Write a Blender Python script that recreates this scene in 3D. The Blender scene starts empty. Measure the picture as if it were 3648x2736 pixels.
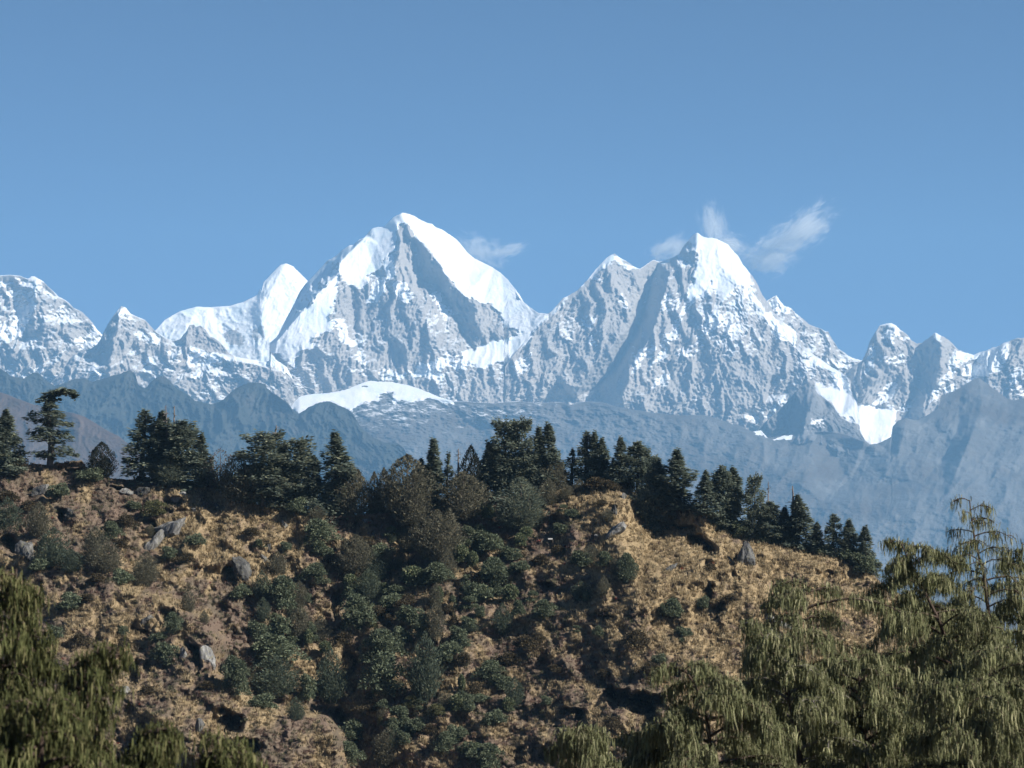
import bpy, math, random
import numpy as np
from mathutils import Vector, Matrix
from mathutils.geometry import delaunay_2d_cdt

# ------------------------------------------------------------ camera, sky, sun, exposure
SC = bpy.context.scene
COL = SC.collection
PW, PH = 3648.0, 2736.0                    # the photograph's size: directions are given in its pixels
FPX = (PW / 2) / math.tan(math.radians(10.0))
HORIZON = 1852.0
PITCH = math.atan((HORIZON - PH / 2) / FPX)
cam_d = bpy.data.cameras.new('camera')
cam = bpy.data.objects.new('camera', cam_d)
COL.objects.link(cam)
cam_d.sensor_width = 36
cam_d.angle = math.radians(20.0)
cam_d.clip_start = 0.5
cam_d.clip_end = 60000
cam.location = (0, 0, 0)
cam.rotation_euler = (math.pi / 2 + PITCH, 0, 0)
cam_d.dof.use_dof = True
cam_d.dof.focus_distance = 1500
cam_d.dof.aperture_fstop = 4.5
SC.camera = cam

SUN_EL, SUN_AZ = math.radians(36), math.radians(108)      # azimuth clockwise from the view direction
SUN = Vector((math.sin(SUN_AZ) * math.cos(SUN_EL), math.cos(SUN_AZ) * math.cos(SUN_EL), math.sin(SUN_EL)))
world = bpy.data.worlds.new('World')
SC.world = world
world.use_nodes = True
wn = world.node_tree
bg = wn.nodes['Background']
sky = wn.nodes.new('ShaderNodeTexSky')
sky.sky_type = 'NISHITA'
sky.sun_disc = False
sky.sun_elevation = SUN_EL
sky.sun_rotation = SUN_AZ
sky.altitude = 2500
sky.air_density = 0.40
sky.dust_density = 0.5
sky.ozone_density = 4
wn.links.new(sky.outputs[0], bg.inputs[0])
bg.inputs[1].default_value = 0.057
sl = bpy.data.lights.new('sun', 'SUN')
sl.energy = 5.0
sl.angle = math.radians(0.5)
sl.color = (1.0, 0.94, 0.85)
so = bpy.data.objects.new('sun', sl)
COL.objects.link(so)
so.rotation_euler = SUN.to_track_quat('Z', 'Y').to_euler()
SC.view_settings.view_transform = 'Standard'
SC.view_settings.look = 'None'
SC.view_settings.gamma = 1
SC.view_settings.use_curve_mapping = False
SC.view_settings.exposure = 0.9
SC.cycles.use_denoising = True
SC.cycles.max_bounces = 6
SC.cycles.volume_bounces = 3
SC.cycles.transparent_max_bounces = 8

# ------------------------------------------------------------ noise and mesh helpers
_rs = np.random.RandomState(7)
_P = np.concatenate([_rs.permutation(512)] * 3)
_G2 = np.stack([np.cos(np.arange(512) * 0.7853 * 1.37), np.sin(np.arange(512) * 0.7853 * 1.37)], 1)
_G3 = _rs.normal(size=(512, 3))
_G3 /= np.linalg.norm(_G3, axis=1)[:, None]


def fade(t):
    return t * t * t * (t * (t * 6 - 15) + 10)


def pn(x, y, seed=0):
    x = np.asarray(x, float) + seed * 17.31
    y = np.asarray(y, float) - seed * 9.77
    xi = np.floor(x).astype(np.int64); yi = np.floor(y).astype(np.int64)
    xf = x - xi; yf = y - yi
    xi &= 511; yi &= 511
    u, v = fade(xf), fade(yf)

    def g(a, b, dx, dy):
        h = _P[_P[(xi + a) & 511] + ((yi + b) & 511)]
        return _G2[h, 0] * dx + _G2[h, 1] * dy
    n00 = g(0, 0, xf, yf); n10 = g(1, 0, xf - 1, yf)
    n01 = g(0, 1, xf, yf - 1); n11 = g(1, 1, xf - 1, yf - 1)
    a = n00 + u * (n10 - n00); b = n01 + u * (n11 - n01)
    return (a + v * (b - a)) * 1.4


def pn3(p, seed=0):
    p = np.asarray(p, float) + np.array([seed * 13.7, seed * -7.3, seed * 3.1])
    i = np.floor(p).astype(np.int64)
    f = p - i
    i &= 511
    w = fade(f)
    r = 0
    for a in (0, 1):
        for b in (0, 1):
            for c in (0, 1):
                h = _P[_P[_P[(i[:, 0] + a) & 511] + ((i[:, 1] + b) & 511)] + ((i[:, 2] + c) & 511)]
                d = (_G3[h] * (f - np.array([a, b, c]))).sum(1)
                r = r + d * (w[:, 0] if a else 1 - w[:, 0]) * (w[:, 1] if b else 1 - w[:, 1]) * (w[:, 2] if c else 1 - w[:, 2])
    return r * 1.5


def fbm(x, y, wl, octs, seed=0, gain=0.5, sy=1.0):
    r = 0; a = 1.0
    for k in range(octs):
        r = r + a * pn(x / wl, y / (wl * sy), seed + k)
        wl *= 0.5; a *= gain
    return r


def ridged(x, y, wl, octs, seed=0, gain=0.55, sy=1.0):
    r = 0; a = 1.0; w = 1.0
    for k in range(octs):
        n = 1 - np.abs(pn(x / wl, y / (wl * sy), seed + k)) * 2
        n = np.clip(n, -0.3, 1)
        r = r + a * n * w
        w = np.clip(n, 0.25, 1)
        wl *= 0.52; a *= gain
    return r


def sstep(a, b, x):
    t = np.clip((x - a) / (b - a), 0, 1)
    return t * t * (3 - 2 * t)


REG = {'A': (0, 900, .4822), 'B': (900, 700, .4973), 'C': (1800, 700, .5426), 'D': (2600, 1000, .4823),
       'E': (0, 1350, .4220), 'F': (780, 1450, .4611), 'G': (1600, 1450, .4069), 'H': (2300, 1500, .4822),
       'I': (0, 2000, .4436), 'J': (800, 2000, .4436), 'K': (1600, 2000, .4521), 'L': (2350, 1700, .6244), 'S': (0, 0, 1.0)}


def S(reg, *pts):
    """points read off one enlarged piece of the photograph -> photograph pixels (any third value is kept)"""
    ox, oy, s = REG[reg]
    return [(ox + p[0] * s, oy + p[1] * s) + tuple(p[2:]) for p in pts]


def direction(px, py):
    """world direction through a photograph pixel, scaled so that its y is 1"""
    px = np.asarray(px, float); py = np.asarray(py, float)
    dx = (px - PW / 2) / FPX; du = (PH / 2 - py) / FPX
    c, s = math.cos(PITCH), math.sin(PITCH)
    y = c - du * s; z = s + du * c
    return np.stack([dx / y, np.ones_like(dx), z / y], -1)


def to_px(p):
    """world point -> photograph pixel"""
    c, s = math.cos(PITCH), math.sin(PITCH)
    f = p[..., 1] * c + p[..., 2] * s
    u = -p[..., 1] * s + p[..., 2] * c
    return PW / 2 + FPX * p[..., 0] / f, PH / 2 - FPX * u / f


def make_mesh(name, verts, faces, mat, smooth=False, attrs=None, cols=None):
    me = bpy.data.meshes.new(name)
    verts = np.ascontiguousarray(verts, dtype=np.float32)
    faces = np.ascontiguousarray(faces, dtype=np.int32)
    n, k = faces.shape
    me.vertices.add(len(verts)); me.vertices.foreach_set('co', verts.ravel())
    me.loops.add(n * k); me.loops.foreach_set('vertex_index', faces.ravel())
    me.polygons.add(n); me.polygons.foreach_set('loop_start', np.arange(0, n * k, k, dtype=np.int32))
    me.update(calc_edges=True)
    me.polygons.foreach_set('use_smooth', np.full(n, bool(smooth)))
    for an, av in (attrs or {}).items():
        a = me.attributes.new(an, 'FLOAT', 'POINT')
        a.data.foreach_set('value', np.ascontiguousarray(av, dtype=np.float32))
    if cols is not None:
        a = me.attributes.new('tint', 'FLOAT_COLOR', 'POINT')
        c4 = np.ones((len(verts), 4), np.float32); c4[:, :3] = cols
        a.data.foreach_set('color', c4.ravel())
    if mat:
        me.materials.append(mat)
    me.update()
    return me


def add_obj(name, me, parent=None, loc=None, rotz=0, scale=None):
    o = bpy.data.objects.new(name, me)
    COL.objects.link(o)
    if parent is not None:
        o.parent = parent
    if loc is not None:
        o.location = loc
    o.rotation_euler = (0, 0, rotz)
    if scale is not None:
        o.scale = scale
    return o


def tag(o, label=None, cat=None, group=None, kind=None):
    for k, v in (('label', label), ('category', cat), ('group', group), ('kind', kind)):
        if v:
            o[k] = v
    return o


def grid_faces(nr, nc):
    i = np.arange(nr * nc).reshape(nr, nc)
    return np.stack([i[:-1, :-1].ravel(), i[1:, :-1].ravel(), i[1:, 1:].ravel(), i[:-1, 1:].ravel()], 1)


def poly_sd(px, py, poly):
    """signed distance to a polygon, positive inside"""
    P = np.array(poly, float)[:, :2]
    Q = np.roll(P, -1, 0)
    d2 = np.full(px.shape, 1e18); ins = np.zeros(px.shape, bool)
    for (ax, ay), (bx, by) in zip(P, Q):
        ex, ey = bx - ax, by - ay
        t = np.clip(((px - ax) * ex + (py - ay) * ey) / (ex * ex + ey * ey + 1e-9), 0, 1)
        d2 = np.minimum(d2, (px - ax - t * ex) ** 2 + (py - ay - t * ey) ** 2)
        c = ((ay > py) != (by > py))
        with np.errstate(divide='ignore', invalid='ignore'):
            xi = ax + (py - ay) * ex / (ey if ey != 0 else 1e-9)
        ins ^= c & (px < xi)
    d = np.sqrt(d2)
    return np.where(ins, d, -d)


def interp_ctrl(lines, PX, PY):
    """relief values read off a constrained triangulation of polylines [(x, y, r), ...]"""
    vs, es, rs = [], [], []
    for ln in lines:
        b = len(vs)
        for k, (x, y, r) in enumerate(ln):
            vs.append(Vector((x, y))); rs.append(r)
            if k:
                es.append((b + k - 1, b + k))
    ov, oe, of, oiv, _a, _b = delaunay_2d_cdt(vs, es, [], 0, 1e-3)
    src = np.array([(v.x, v.y) for v in vs]); rs = np.array(rs, float)
    V = np.array([(v.x, v.y) for v in ov]); R = np.zeros(len(V))
    for k in range(len(V)):
        if len(oiv[k]):
            R[k] = rs[oiv[k]].mean()
        else:
            d = ((src - V[k]) ** 2).sum(1); j = np.argsort(d)[:2]
            w = 1 / (np.sqrt(d[j]) + 1e-3)
            R[k] = (rs[j] * w).sum() / w.sum()
    out = np.full(PX.shape, np.nan)
    for f in of:
        for t in range(1, len(f) - 1):
            a, b, c = V[f[0]], V[f[t]], V[f[t + 1]]
            m = ((PX >= min(a[0], b[0], c[0])) & (PX <= max(a[0], b[0], c[0])) & (PY >= min(a[1], b[1], c[1])) & (PY <= max(a[1], b[1], c[1])))
            if not m.any():
                continue
            x, y = PX[m], PY[m]
            det = (b[1] - c[1]) * (a[0] - c[0]) + (c[0] - b[0]) * (a[1] - c[1])
            if abs(det) < 1e-9:
                continue
            l1 = ((b[1] - c[1]) * (x - c[0]) + (c[0] - b[0]) * (y - c[1])) / det
            l2 = ((c[1] - a[1]) * (x - c[0]) + (a[0] - c[0]) * (y - c[1])) / det
            l3 = 1 - l1 - l2
            ok = (l1 >= -1e-4) & (l2 >= -1e-4) & (l3 >= -1e-4)
            v = l1 * R[f[0]] + l2 * R[f[t]] + l3 * R[f[t + 1]]
            o = out[m]; o[ok] = v[ok]; out[m] = o
    bad = np.isnan(out)
    if bad.any():
        bx, by = PX[bad], PY[bad]
        d = (bx[:, None] - src[None, :, 0]) ** 2 + (by[:, None] - src[None, :, 1]) ** 2
        out[bad] = rs[d.argmin(1)]
    return out


def blur(a, n):
    for _ in range(n):
        p = np.pad(a, 1, mode='edge')
        a = (p[:-2, 1:-1] + p[2:, 1:-1] + p[1:-1, :-2] + p[1:-1, 2:] + 2 * p[1:-1, 1:-1]) / 6
    return a


class Relief:
    """A slope of terrain: a skyline, a foot and ridge and gully lines, given as directions from the lookout with a
    distance each, become a solid surface with a back slope and a skirt down to the ground."""

    def __init__(self, name, sky, foot, dist, k, lines=(), step=3.0, rstep=3.0, jag=3.0, sky_r=0, foot_r=0,
                 smooth=2, noise=None, ground=-330.0, skirt=0.5, back=14, back_slope=1.0, seed=1, disp=None):
        self.name = name
        sky = np.array([tuple(p) + ((sky_r,) if len(p) == 2 else ()) for p in sky], float)
        x0, x1 = sky[0, 0], sky[-1, 0]
        nc = int((x1 - x0) / step) + 1
        cx = np.linspace(x0, x1, nc)
        sx = np.maximum.accumulate(sky[:, 0] + np.arange(len(sky)) * 1e-3)
        sy0 = np.interp(cx, sx, sky[:, 1])
        jn = fbm(cx, cx * 0 + seed * 3.3, 60, 5, seed, 0.62)
        sy = sy0 + jag * jn
        foot = np.array([tuple(p) + ((foot_r,) if len(p) == 2 else ()) for p in foot], float)
        fy = np.maximum(np.interp(cx, foot[:, 0], foot[:, 1]), sy + 8)
        nr = max(6, int(np.max(fy - sy) / rstep))
        t = np.linspace(0, 1, nr)[:, None]
        PX = np.repeat(cx[None], nr, 0)
        PY = sy[None] * (1 - t) + fy[None] * t
        unit = dist / FPX
        L = [[tuple(p) for p in sky], [(p[0], p[1] - 60, p[2]) for p in sky], [tuple(p) for p in foot], [(p[0], p[1] + 60, p[2]) for p in foot]] + [list(l) for l in lines]
        r = blur(interp_ctrl(L, PX, PY), smooth)
        self.r0 = r
        fmax = foot[:, 1].max()
        if noise is not None:
            r = r + noise(PX, PY, t)
        D = dist + unit * (k * (fmax - PY) + r)
        if disp is not None:
            D = disp(D, PX, PY)
        self.PX, self.PY, self.D, self.sy, self.fy, self.cx, self.nr, self.unit = PX, PY, D, sy, fy, cx, nr, unit
        P = direction(PX, PY) * D[..., None]
        self.P = P
        rows = []
        top = P[0]
        kk = np.arange(back, 0, -1)[:, None]
        bd = unit * 10.0 * kk ** 1.35
        bj = unit * 6 * fbm(PX[:back], kk * 9.0 + PX[:back] * 0, 40, 3, seed + 30)
        B = np.repeat(top[None], back, 0)
        B[..., 1] += bd + bj
        B[..., 0] *= (B[..., 1] / top[None, :, 1])
        B[..., 2] -= bd * back_slope
        end = B[:1].copy(); dz = np.maximum(end[..., 2] - ground, 0)
        end[..., 1] += dz * 1.2; end[..., 2] = ground
        bot = P[-1:].copy(); dz = np.maximum(bot[..., 2] - ground, 0)
        bot[..., 1] -= dz * skirt; bot[..., 2] = ground
        self.pre = back + 1
        V = np.concatenate([end, B, P, bot], 0)
        self.V = V
        self.shape = V.shape[:2]

    def full(self, a):
        return np.concatenate([np.repeat(a[:1], self.pre, 0), a, a[-1:]], 0)

    def build(self, mat, attrs=None, cols=None, smooth=True):
        me = make_mesh(self.name, self.V.reshape(-1, 3), grid_faces(*self.shape)[:, ::-1], mat, smooth,
                       {k: self.full(v).ravel() for k, v in (attrs or {}).items()},
                       None if cols is None else np.concatenate([np.repeat(cols[:1], self.pre, 0), cols, cols[-1:]], 0).reshape(-1, 3))
        o = add_obj(self.name, me)
        o['kind'] = 'structure'
        self.obj = o
        return o

    def at(self, px, py):
        """world point of the slope seen in a direction"""
        c = np.clip((px - self.cx[0]) / (self.cx[-1] - self.cx[0]) * (len(self.cx) - 1), 0, len(self.cx) - 1.001)
        i = int(c); fx = c - i
        s = self.sy[i] * (1 - fx) + self.sy[i + 1] * fx; f = self.fy[i] * (1 - fx) + self.fy[i + 1] * fx
        rr = np.clip((py - s) / (f - s), 0, 1) * (self.nr - 1)
        j = min(int(rr), self.nr - 2); fr = rr - j
        P = self.P
        return ((P[j, i] * (1 - fx) + P[j, i + 1] * fx) * (1 - fr) + (P[j + 1, i] * (1 - fx) + P[j + 1, i + 1] * fx) * fr)


# ------------------------------------------------------------ materials
def new_mat(name):
    m = bpy.data.materials.new(name)
    m.use_nodes = True
    nt = m.node_tree
    b = nt.nodes['Principled BSDF']
    b.inputs['Specular IOR Level'].default_value = 0.2
    return m, nt, b


def N(nt, typ, **kw):
    n = nt.nodes.new('ShaderNode' + typ)
    ins = kw.pop('ins', {})
    for k, v in kw.items():
        setattr(n, k, v)
    for k, v in ins.items():
        if hasattr(v, 'is_output') or isinstance(v, bpy.types.NodeSocket):
            nt.links.new(v, n.inputs[k])
        else:
            n.inputs[k].default_value = v
    return n


def math_n(nt, op, a, b=0.0, clamp=False):
    n = N(nt, 'Math', operation=op, ins={0: a, 1: b}); n.use_clamp = clamp
    return n.outputs[0]


def noise_n(nt, scale, detail=6, rough=0.6, vec=None, dist=0.0):
    ins = {'Scale': scale, 'Detail': detail, 'Roughness': rough, 'Distortion': dist}
    if vec is not None:
        ins['Vector'] = vec
    return N(nt, 'TexNoise', ins=ins).outputs[0]


def ramp_n(nt, fac, stops):
    n = N(nt, 'ValToRGB', ins={0: fac})
    e = n.color_ramp.elements
    while len(e) < len(stops):
        e.new(0.5)
    for k, (p, c) in enumerate(stops):
        e[k].position = p; e[k].color = tuple(c) + (1,)
    return n.outputs[0]


def mix_n(nt, fac, a, b):
    n = N(nt, 'Mix', data_type='RGBA')
    for k, v in ((0, fac), (6, a), (7, b)):
        if isinstance(v, bpy.types.NodeSocket):
            nt.links.new(v, n.inputs[k])
        else:
            n.inputs[k].default_value = v if k == 0 else tuple(v) + (1,)
    return n.outputs[2]


def coords_n(nt, scl=(1, 1, 1)):
    tc = N(nt, 'TexCoord').outputs['Object']
    if scl == (1, 1, 1):
        return tc
    return N(nt, 'Mapping', ins={'Vector': tc, 'Scale': scl}).outputs[0]


def alpine_mat(name, rock_a, rock_b, rock_c, sc=1.0, snow_noise=0.5, green=None, bump=12.0):
    """bare rock, snow where the 'snow' attribute and the lie of the slope hold it, in metres"""
    m, nt, b = new_mat(name)
    v = coords_n(nt); vs = coords_n(nt, (1, 1, 0.45))
    n1 = noise_n(nt, 0.004 * sc, 8, 0.65, vs, 0.6)
    n2 = noise_n(nt, 0.02 * sc, 8, 0.7, v)
    rock = mix_n(nt, n2, ramp_n(nt, n1, [(0.3, rock_a), (0.5, rock_b), (0.68, rock_c)]), rock_b)
    if green:
        g = noise_n(nt, 0.0016 * sc, 6, 0.6, v)
        rock = mix_n(nt, ramp_n(nt, g, [(0.45, (0, 0, 0)), (0.62, (1, 1, 1))]), rock, green)
    at = N(nt, 'Attribute', attribute_name='snow').outputs['Fac']
    geo = N(nt, 'NewGeometry')
    nz = N(nt, 'SeparateXYZ', ins={0: geo.outputs['Normal']}).outputs[2]
    n3 = noise_n(nt, 0.012 * sc, 9, 0.72, vs, 0.4)
    s = math_n(nt, 'ADD', at, math_n(nt, 'MULTIPLY', math_n(nt, 'SUBTRACT', n3, 0.5), snow_noise))
    s = math_n(nt, 'ADD', s, math_n(nt, 'MULTIPLY', math_n(nt, 'SUBTRACT', nz, 0.62), 0.55))
    mr = N(nt, 'MapRange', interpolation_type='SMOOTHSTEP', ins={0: s, 1: 0.42, 2: 0.60}).outputs[0]
    ice = noise_n(nt, 0.006 * sc, 5, 0.6, v)
    snow = ramp_n(nt, ice, [(0.32, (0.78, 0.86, 0.92)), (0.55, (0.90, 0.91, 0.93))])
    c = mix_n(nt, mr, rock, snow)
    nt.links.new(c, b.inputs['Base Color'])
    b.inputs['Roughness'].default_value = 0.85
    b.inputs['Specular IOR Level'].default_value = 0.1
    h = math_n(nt, 'ADD', math_n(nt, 'MULTIPLY', n3, 1.0), math_n(nt, 'MULTIPLY', noise_n(nt, 0.06 * sc, 5, 0.7, v), 0.25))
    str_ = math_n(nt, 'SUBTRACT', 1.0, math_n(nt, 'MULTIPLY', mr, 0.55))
    bp = N(nt, 'Bump', ins={'Distance': bump / sc, 'Height': h, 'Strength': str_})
    nt.links.new(bp.outputs[0], b.inputs['Normal'])
    return m

# ------------------------------------------------------------ the mountains
def mountain_noise(amp, wl, seed, sy=1.8, octs=6, keep=None, edge=0.06):
    def f(PX, PY, t):
        wx = PX + 0.35 * wl * pn(PX / wl, PY / wl, seed + 50)
        wy = PY + 0.35 * wl * pn(PX / wl, PY / wl, seed + 51)
        r = -amp * (ridged(wx, wy, wl, octs, seed, 0.62, sy) - 1.0)
        r = r + amp * 0.35 * fbm(PX, PY, wl * 0.18, 4, seed + 9, 0.6)
        if keep is not None:
            r = r * keep(PX, PY)
        return r * sstep(0, edge, t + 0 * r)
    return f


def smooth_noise(amp, wl, seed, keep=None):
    def f(PX, PY, t):
        r = amp * fbm(PX, PY, wl, 7, seed, 0.66, 0.5)
        return (r * keep(PX, PY) if keep is not None else r) * sstep(0, 0.05, t + 0 * r)
    return f


def bench_noise(keep):
    def f(PX, PY, t):
        w = sstep(2300, 2800, PX)
        wx = PX + 0.5 * (PY - 1500) * w + 20 * pn(PX / 160, PY / 160, 92); wy = PY + 20 * pn(PX / 160, PY / 160, 93)
        r = -(26 + 10 * w) * (ridged(wx, wy, 190, 4, 94, 0.5, 1.8) - 1) * (0.35 + 0.65 * w) + (16 - 6 * w) * fbm(PX, PY, 44, 6, 96, 0.58, 0.6)
        return r * keep(PX, PY) * sstep(0, 0.05, t + 0 * r)
    return f


def paint(PX, PY, base, polys, seed, rough=14, feather=7):
    """snow cover: polygons with a value each, their edges roughened"""
    wx = PX + rough * fbm(PX, PY, 70, 5, seed + 20, 0.65)
    wy = PY + rough * fbm(PX, PY, 70, 5, seed + 30, 0.65)
    out = np.full(PX.shape, float(base)) if np.isscalar(base) else base.copy()
    for val, poly in polys:
        P = np.array([p[:2] for p in poly])
        m = (wx > P[:, 0].min() - 30) & (wx < P[:, 0].max() + 30) & (wy > P[:, 1].min() - 30) & (wy < P[:, 1].max() + 30)
        if m.any():
            w = sstep(-feather, feather, poly_sd(wx[m], wy[m], poly))
            out[m] = out[m] * (1 - w) + val * w
    return out


ROCK = ((0.22, 0.205, 0.20), (0.375, 0.35, 0.325), (0.48, 0.44, 0.39))
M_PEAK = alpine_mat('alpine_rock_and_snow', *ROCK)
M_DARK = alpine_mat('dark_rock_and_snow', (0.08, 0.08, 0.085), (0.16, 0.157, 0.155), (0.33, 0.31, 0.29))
M_BENCH = alpine_mat('boulder_slope', (0.065, 0.065, 0.065), (0.125, 0.12, 0.115), (0.22, 0.215, 0.205), sc=1.6, green=(0.085, 0.068, 0.052))
M_WOOD = alpine_mat('forested_foothill', (0.02, 0.027, 0.023), (0.042, 0.046, 0.04), (0.10, 0.085, 0.075), sc=1.8, green=(0.03, 0.034, 0.028))
M_BROWN = alpine_mat('brown_foothill', (0.04, 0.032, 0.025), (0.085, 0.06, 0.048), (0.12, 0.085, 0.066), sc=4.0, green=(0.045, 0.038, 0.03), bump=5)

# the great snow pyramid
sky4 = S('B', (120, 1050, 40), (170, 1012, 60), (190, 980, 90), (240, 870, 110), (300, 760, 130), (340, 680, 130), (395, 608, 130), (470, 530, 130), (540, 460, 120), (590, 430, 110), (640, 385, 100), (690, 350, 90), (720, 345, 90), (760, 310, 80), (800, 290, 75), (850, 235, 65), (900, 222, 60), (940, 218, 50), (970, 185, 30), (1010, 150, 15), (1050, 130, 0), (1070, 115, 0), (1110, 122, 20), (1160, 140, 40), (1210, 170, 60), (1280, 195, 90), (1320, 225, 110), (1360, 240, 120), (1410, 270, 130), (1470, 320, 150), (1530, 390, 160), (1590, 440, 170), (1660, 480, 190), (1720, 510, 200), (1780, 550, 210), (1830, 600, 215), (1870, 650, 220), (1910, 700, 220), (1940, 750, 220), (1980, 790, 220), (2050, 830, 210), (2120, 838, 200))
sky4 = [(x, y, r * (1 - 0.95 * min(1, max(0, (x - 1621) / 323)))) for x, y, r in sky4]
foot4 = S('B', (120, 1250, 0), (300, 1480, 0), (800, 1600, 0), (1500, 1620, 0), (1800, 1600, 0), (1835, 1195, 40), (1985, 1015, 20), (2125, 850, 15))
lines4 = [
    S('B', (1070, 115, 0), (1090, 210, -10), (1170, 300, -20), (1280, 420, -30), (1340, 490, -40), (1430, 640, -20), (1520, 710, 0), (1580, 800, 10), (1600, 900, 10), (1640, 980, 10)),       # right ridge over the face
    S('B', (1060, 260, -25), (1050, 400, -35), (1080, 560, -40), (1140, 700, -30), (1220, 850, -30), (1300, 1000, -40), (1340, 1100, -40)),   # central rib
    S('B', (1150, 330, 40), (1170, 480, 70), (1220, 600, 80), (1330, 640, 90), (1400, 760, 110), (1500, 950, 100), (1570, 1050, 60)),          # shaded groove under the right ridge
    S('B', (940, 218, 50), (900, 330, 10), (850, 450, 20), (800, 560, 0), (740, 670, 5), (770, 850, 20), (800, 1000, 15)),
    S('B', (940, 640, -5), (900, 780, 10), (860, 900, 10), (900, 1050, 10), (960, 1200, 0)),
    S('B', (1000, 620, -30), (960, 750, -20), (1040, 900, -20), (1120, 1050, -30), (1180, 1200, -30)),
    S('B', (800, 295, 10), (690, 400, -20), (630, 470, -40), (600, 570, -60), (520, 640, -70), (430, 740, -80), (330, 850, -80), (230, 970, -70), (170, 1040, -50)),   # left rib, shadow band behind it
    S('B', (620, 620, -40), (590, 720, -50), (570, 850, -60), (590, 930, -60), (640, 1050, -50), (720, 1200, -40)),
    S('B', (720, 700, 10), (740, 850, 30), (730, 960, 25), (760, 1080, 10)),
    S('B', (480, 1000, -60), (400, 1080, -60), (300, 1180, -40), (330, 1280, -20)),
    S('B', (1800, 760, 150), (1740, 830, 100), (1790, 930, 110), (1850, 1000, 130)),
    S('B', (1650, 780, 60), (1660, 880, 40), (1700, 960, 40)),
    S('B', (2120, 845, 200), (1980, 985, 160), (1850, 1020, 120), (1700, 1065, 60), (1540, 1115, 20)),
    S('B', (1980, 1080, 110), (1880, 1150, 70), (1700, 1190, 20), (1500, 1200, 0), (1300, 1300, -10)),
]
lines4 = [[(x, y, r * (1 - 0.95 * min(1, max(0, (x - 1621) / 323)))) for x, y, r in l] for l in lines4]
SNOW4 = [
    (1.0, S('B', (1070, 90), (1210, 150), (1320, 200), (1410, 250), (1530, 370), (1660, 460), (1780, 530), (1870, 630), (1940, 730), (2050, 815), (2200, 810), (2200, 850), (2125, 860), (2050, 930), (1980, 990), (1900, 990), (1830, 950), (1790, 900), (1750, 820), (1700, 770), (1640, 770), (1560, 730), (1470, 665), (1420, 610), (1370, 530), (1330, 480), (1280, 410), (1220, 330), (1160, 255), (1100, 205), (1060, 190))),
    (0.95, S('B', (1075, 90), (1070, 190), (1050, 240), (1030, 290), (1010, 370), (980, 430), (930, 470), (900, 530), (850, 560), (820, 600), (800, 640), (740, 650), (680, 630), (640, 570), (620, 490), (640, 420), (700, 370), (800, 310), (880, 215), (1000, 130))),
    (1.0, S('B', (610, 520), (640, 600), (600, 680), (575, 780), (560, 850), (590, 900), (580, 930), (500, 990), (430, 1010), (465, 1080), (400, 1115), (330, 1090), (290, 1170), (340, 1240), (300, 1260), (250, 1190), (180, 1150), (110, 1110), (100, 1040), (180, 1010), (230, 970), (330, 850), (430, 740), (520, 640), (560, 570))),
    (0.62, S('B', (395, 600), (640, 380), (800, 280), (740, 340), (640, 430), (560, 560), (430, 730), (230, 960), (150, 1030))),
    (0.95, S('B', (1000, 625), (1080, 615), (1150, 720), (1120, 785), (1060, 740), (1010, 690))),
    (0.9, S('B', (860, 590), (960, 590), (945, 700), (880, 770), (815, 780), (840, 680))),
    (0.85, S('B', (585, 865), (650, 900), (690, 990), (740, 1060), (690, 1090), (655, 1040), (610, 950))),
    (0.75, S('B', (1290, 690), (1340, 700), (1365, 760), (1410, 865), (1370, 870), (1320, 765))),
    (0.75, S('B', (940, 480), (1010, 420), (1015, 560), (960, 620), (930, 560))),
    (1.15, S('B', (1520, 1125), (1700, 1060), (1850, 1000), (1990, 985), (1985, 1080), (1900, 1120), (1880, 1160), (1780, 1200), (1560, 1200), (1500, 1160))),
    (1.05, S('B', (1290, 1160), (1400, 1140), (1530, 1160), (1570, 1210), (1400, 1235), (1310, 1310), (1250, 1290), (1140, 1300), (1200, 1210))),
    (0.62, S('B', (640, 1190), (780, 1240), (860, 1280), (780, 1300), (680, 1260))),
    (0.62, S('B', (260, 1200), (330, 1240), (400, 1330), (390, 1350), (310, 1290))),
    (0.55, S('B', (760, 960), (860, 1290), (800, 1290), (740, 1100))),
    (0.62, S('B', (850, 1240), (1100, 1250), (1150, 1290), (950, 1320))),
]
keep4 = lambda PX, PY: 1 - 0.82 * sstep(0.55, 0.95, paint(PX, PY, 0.2, SNOW4[:3] + SNOW4[8:10], 4))
m4 = Relief('snow_mountain', sky4, foot4, 16500, 0.85, lines4, noise=mountain_noise(19, 62, 4, sy=2.4, keep=keep4), seed=4, jag=3, skirt=-1.0)
s4 = paint(m4.PX, m4.PY, 0.36 + 0.13 * fbm(m4.PX, m4.PY, 160, 4, 44), SNOW4, 4)
m4.build(M_PEAK, {'snow': s4})

# the snow dome behind it
sky3 = S('A', (900, 700, 0), (1100, 610, 0), (1150, 575, 0), (1220, 495, 0), (1330, 430, 0), (1450, 400, 0), (1560, 405, 20), (1700, 390, 20), (1800, 365, 20), (1900, 310, 10), (1930, 250, 0)) + S('B', (40, 680, 0), (80, 610, 0), (150, 540, 0), (200, 490, 0), (240, 478, 0), (290, 500, 30), (340, 550, 50), (395, 605, 70), (480, 700, 90))
foot3 = S('A', (900, 900), (1400, 900)) + S('B', (0, 1250), (480, 1100))
lines3 = [S('A', (1450, 400, 0), (1400, 520, -20), (1330, 640, -30)), S('A', (1560, 405, 20), (1640, 560, 30), (1700, 720, 20)),
          S('A', (1800, 365, 20), (1850, 420, 0), (1900, 540, -10), (1960, 650, -20)), S('B', (240, 478, 0), (160, 620, -20), (60, 760, -30), (60, 900, -30)), S('B', (395, 605, 70), (260, 640, 10), (200, 760, 0), (170, 950, 20))]
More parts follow.
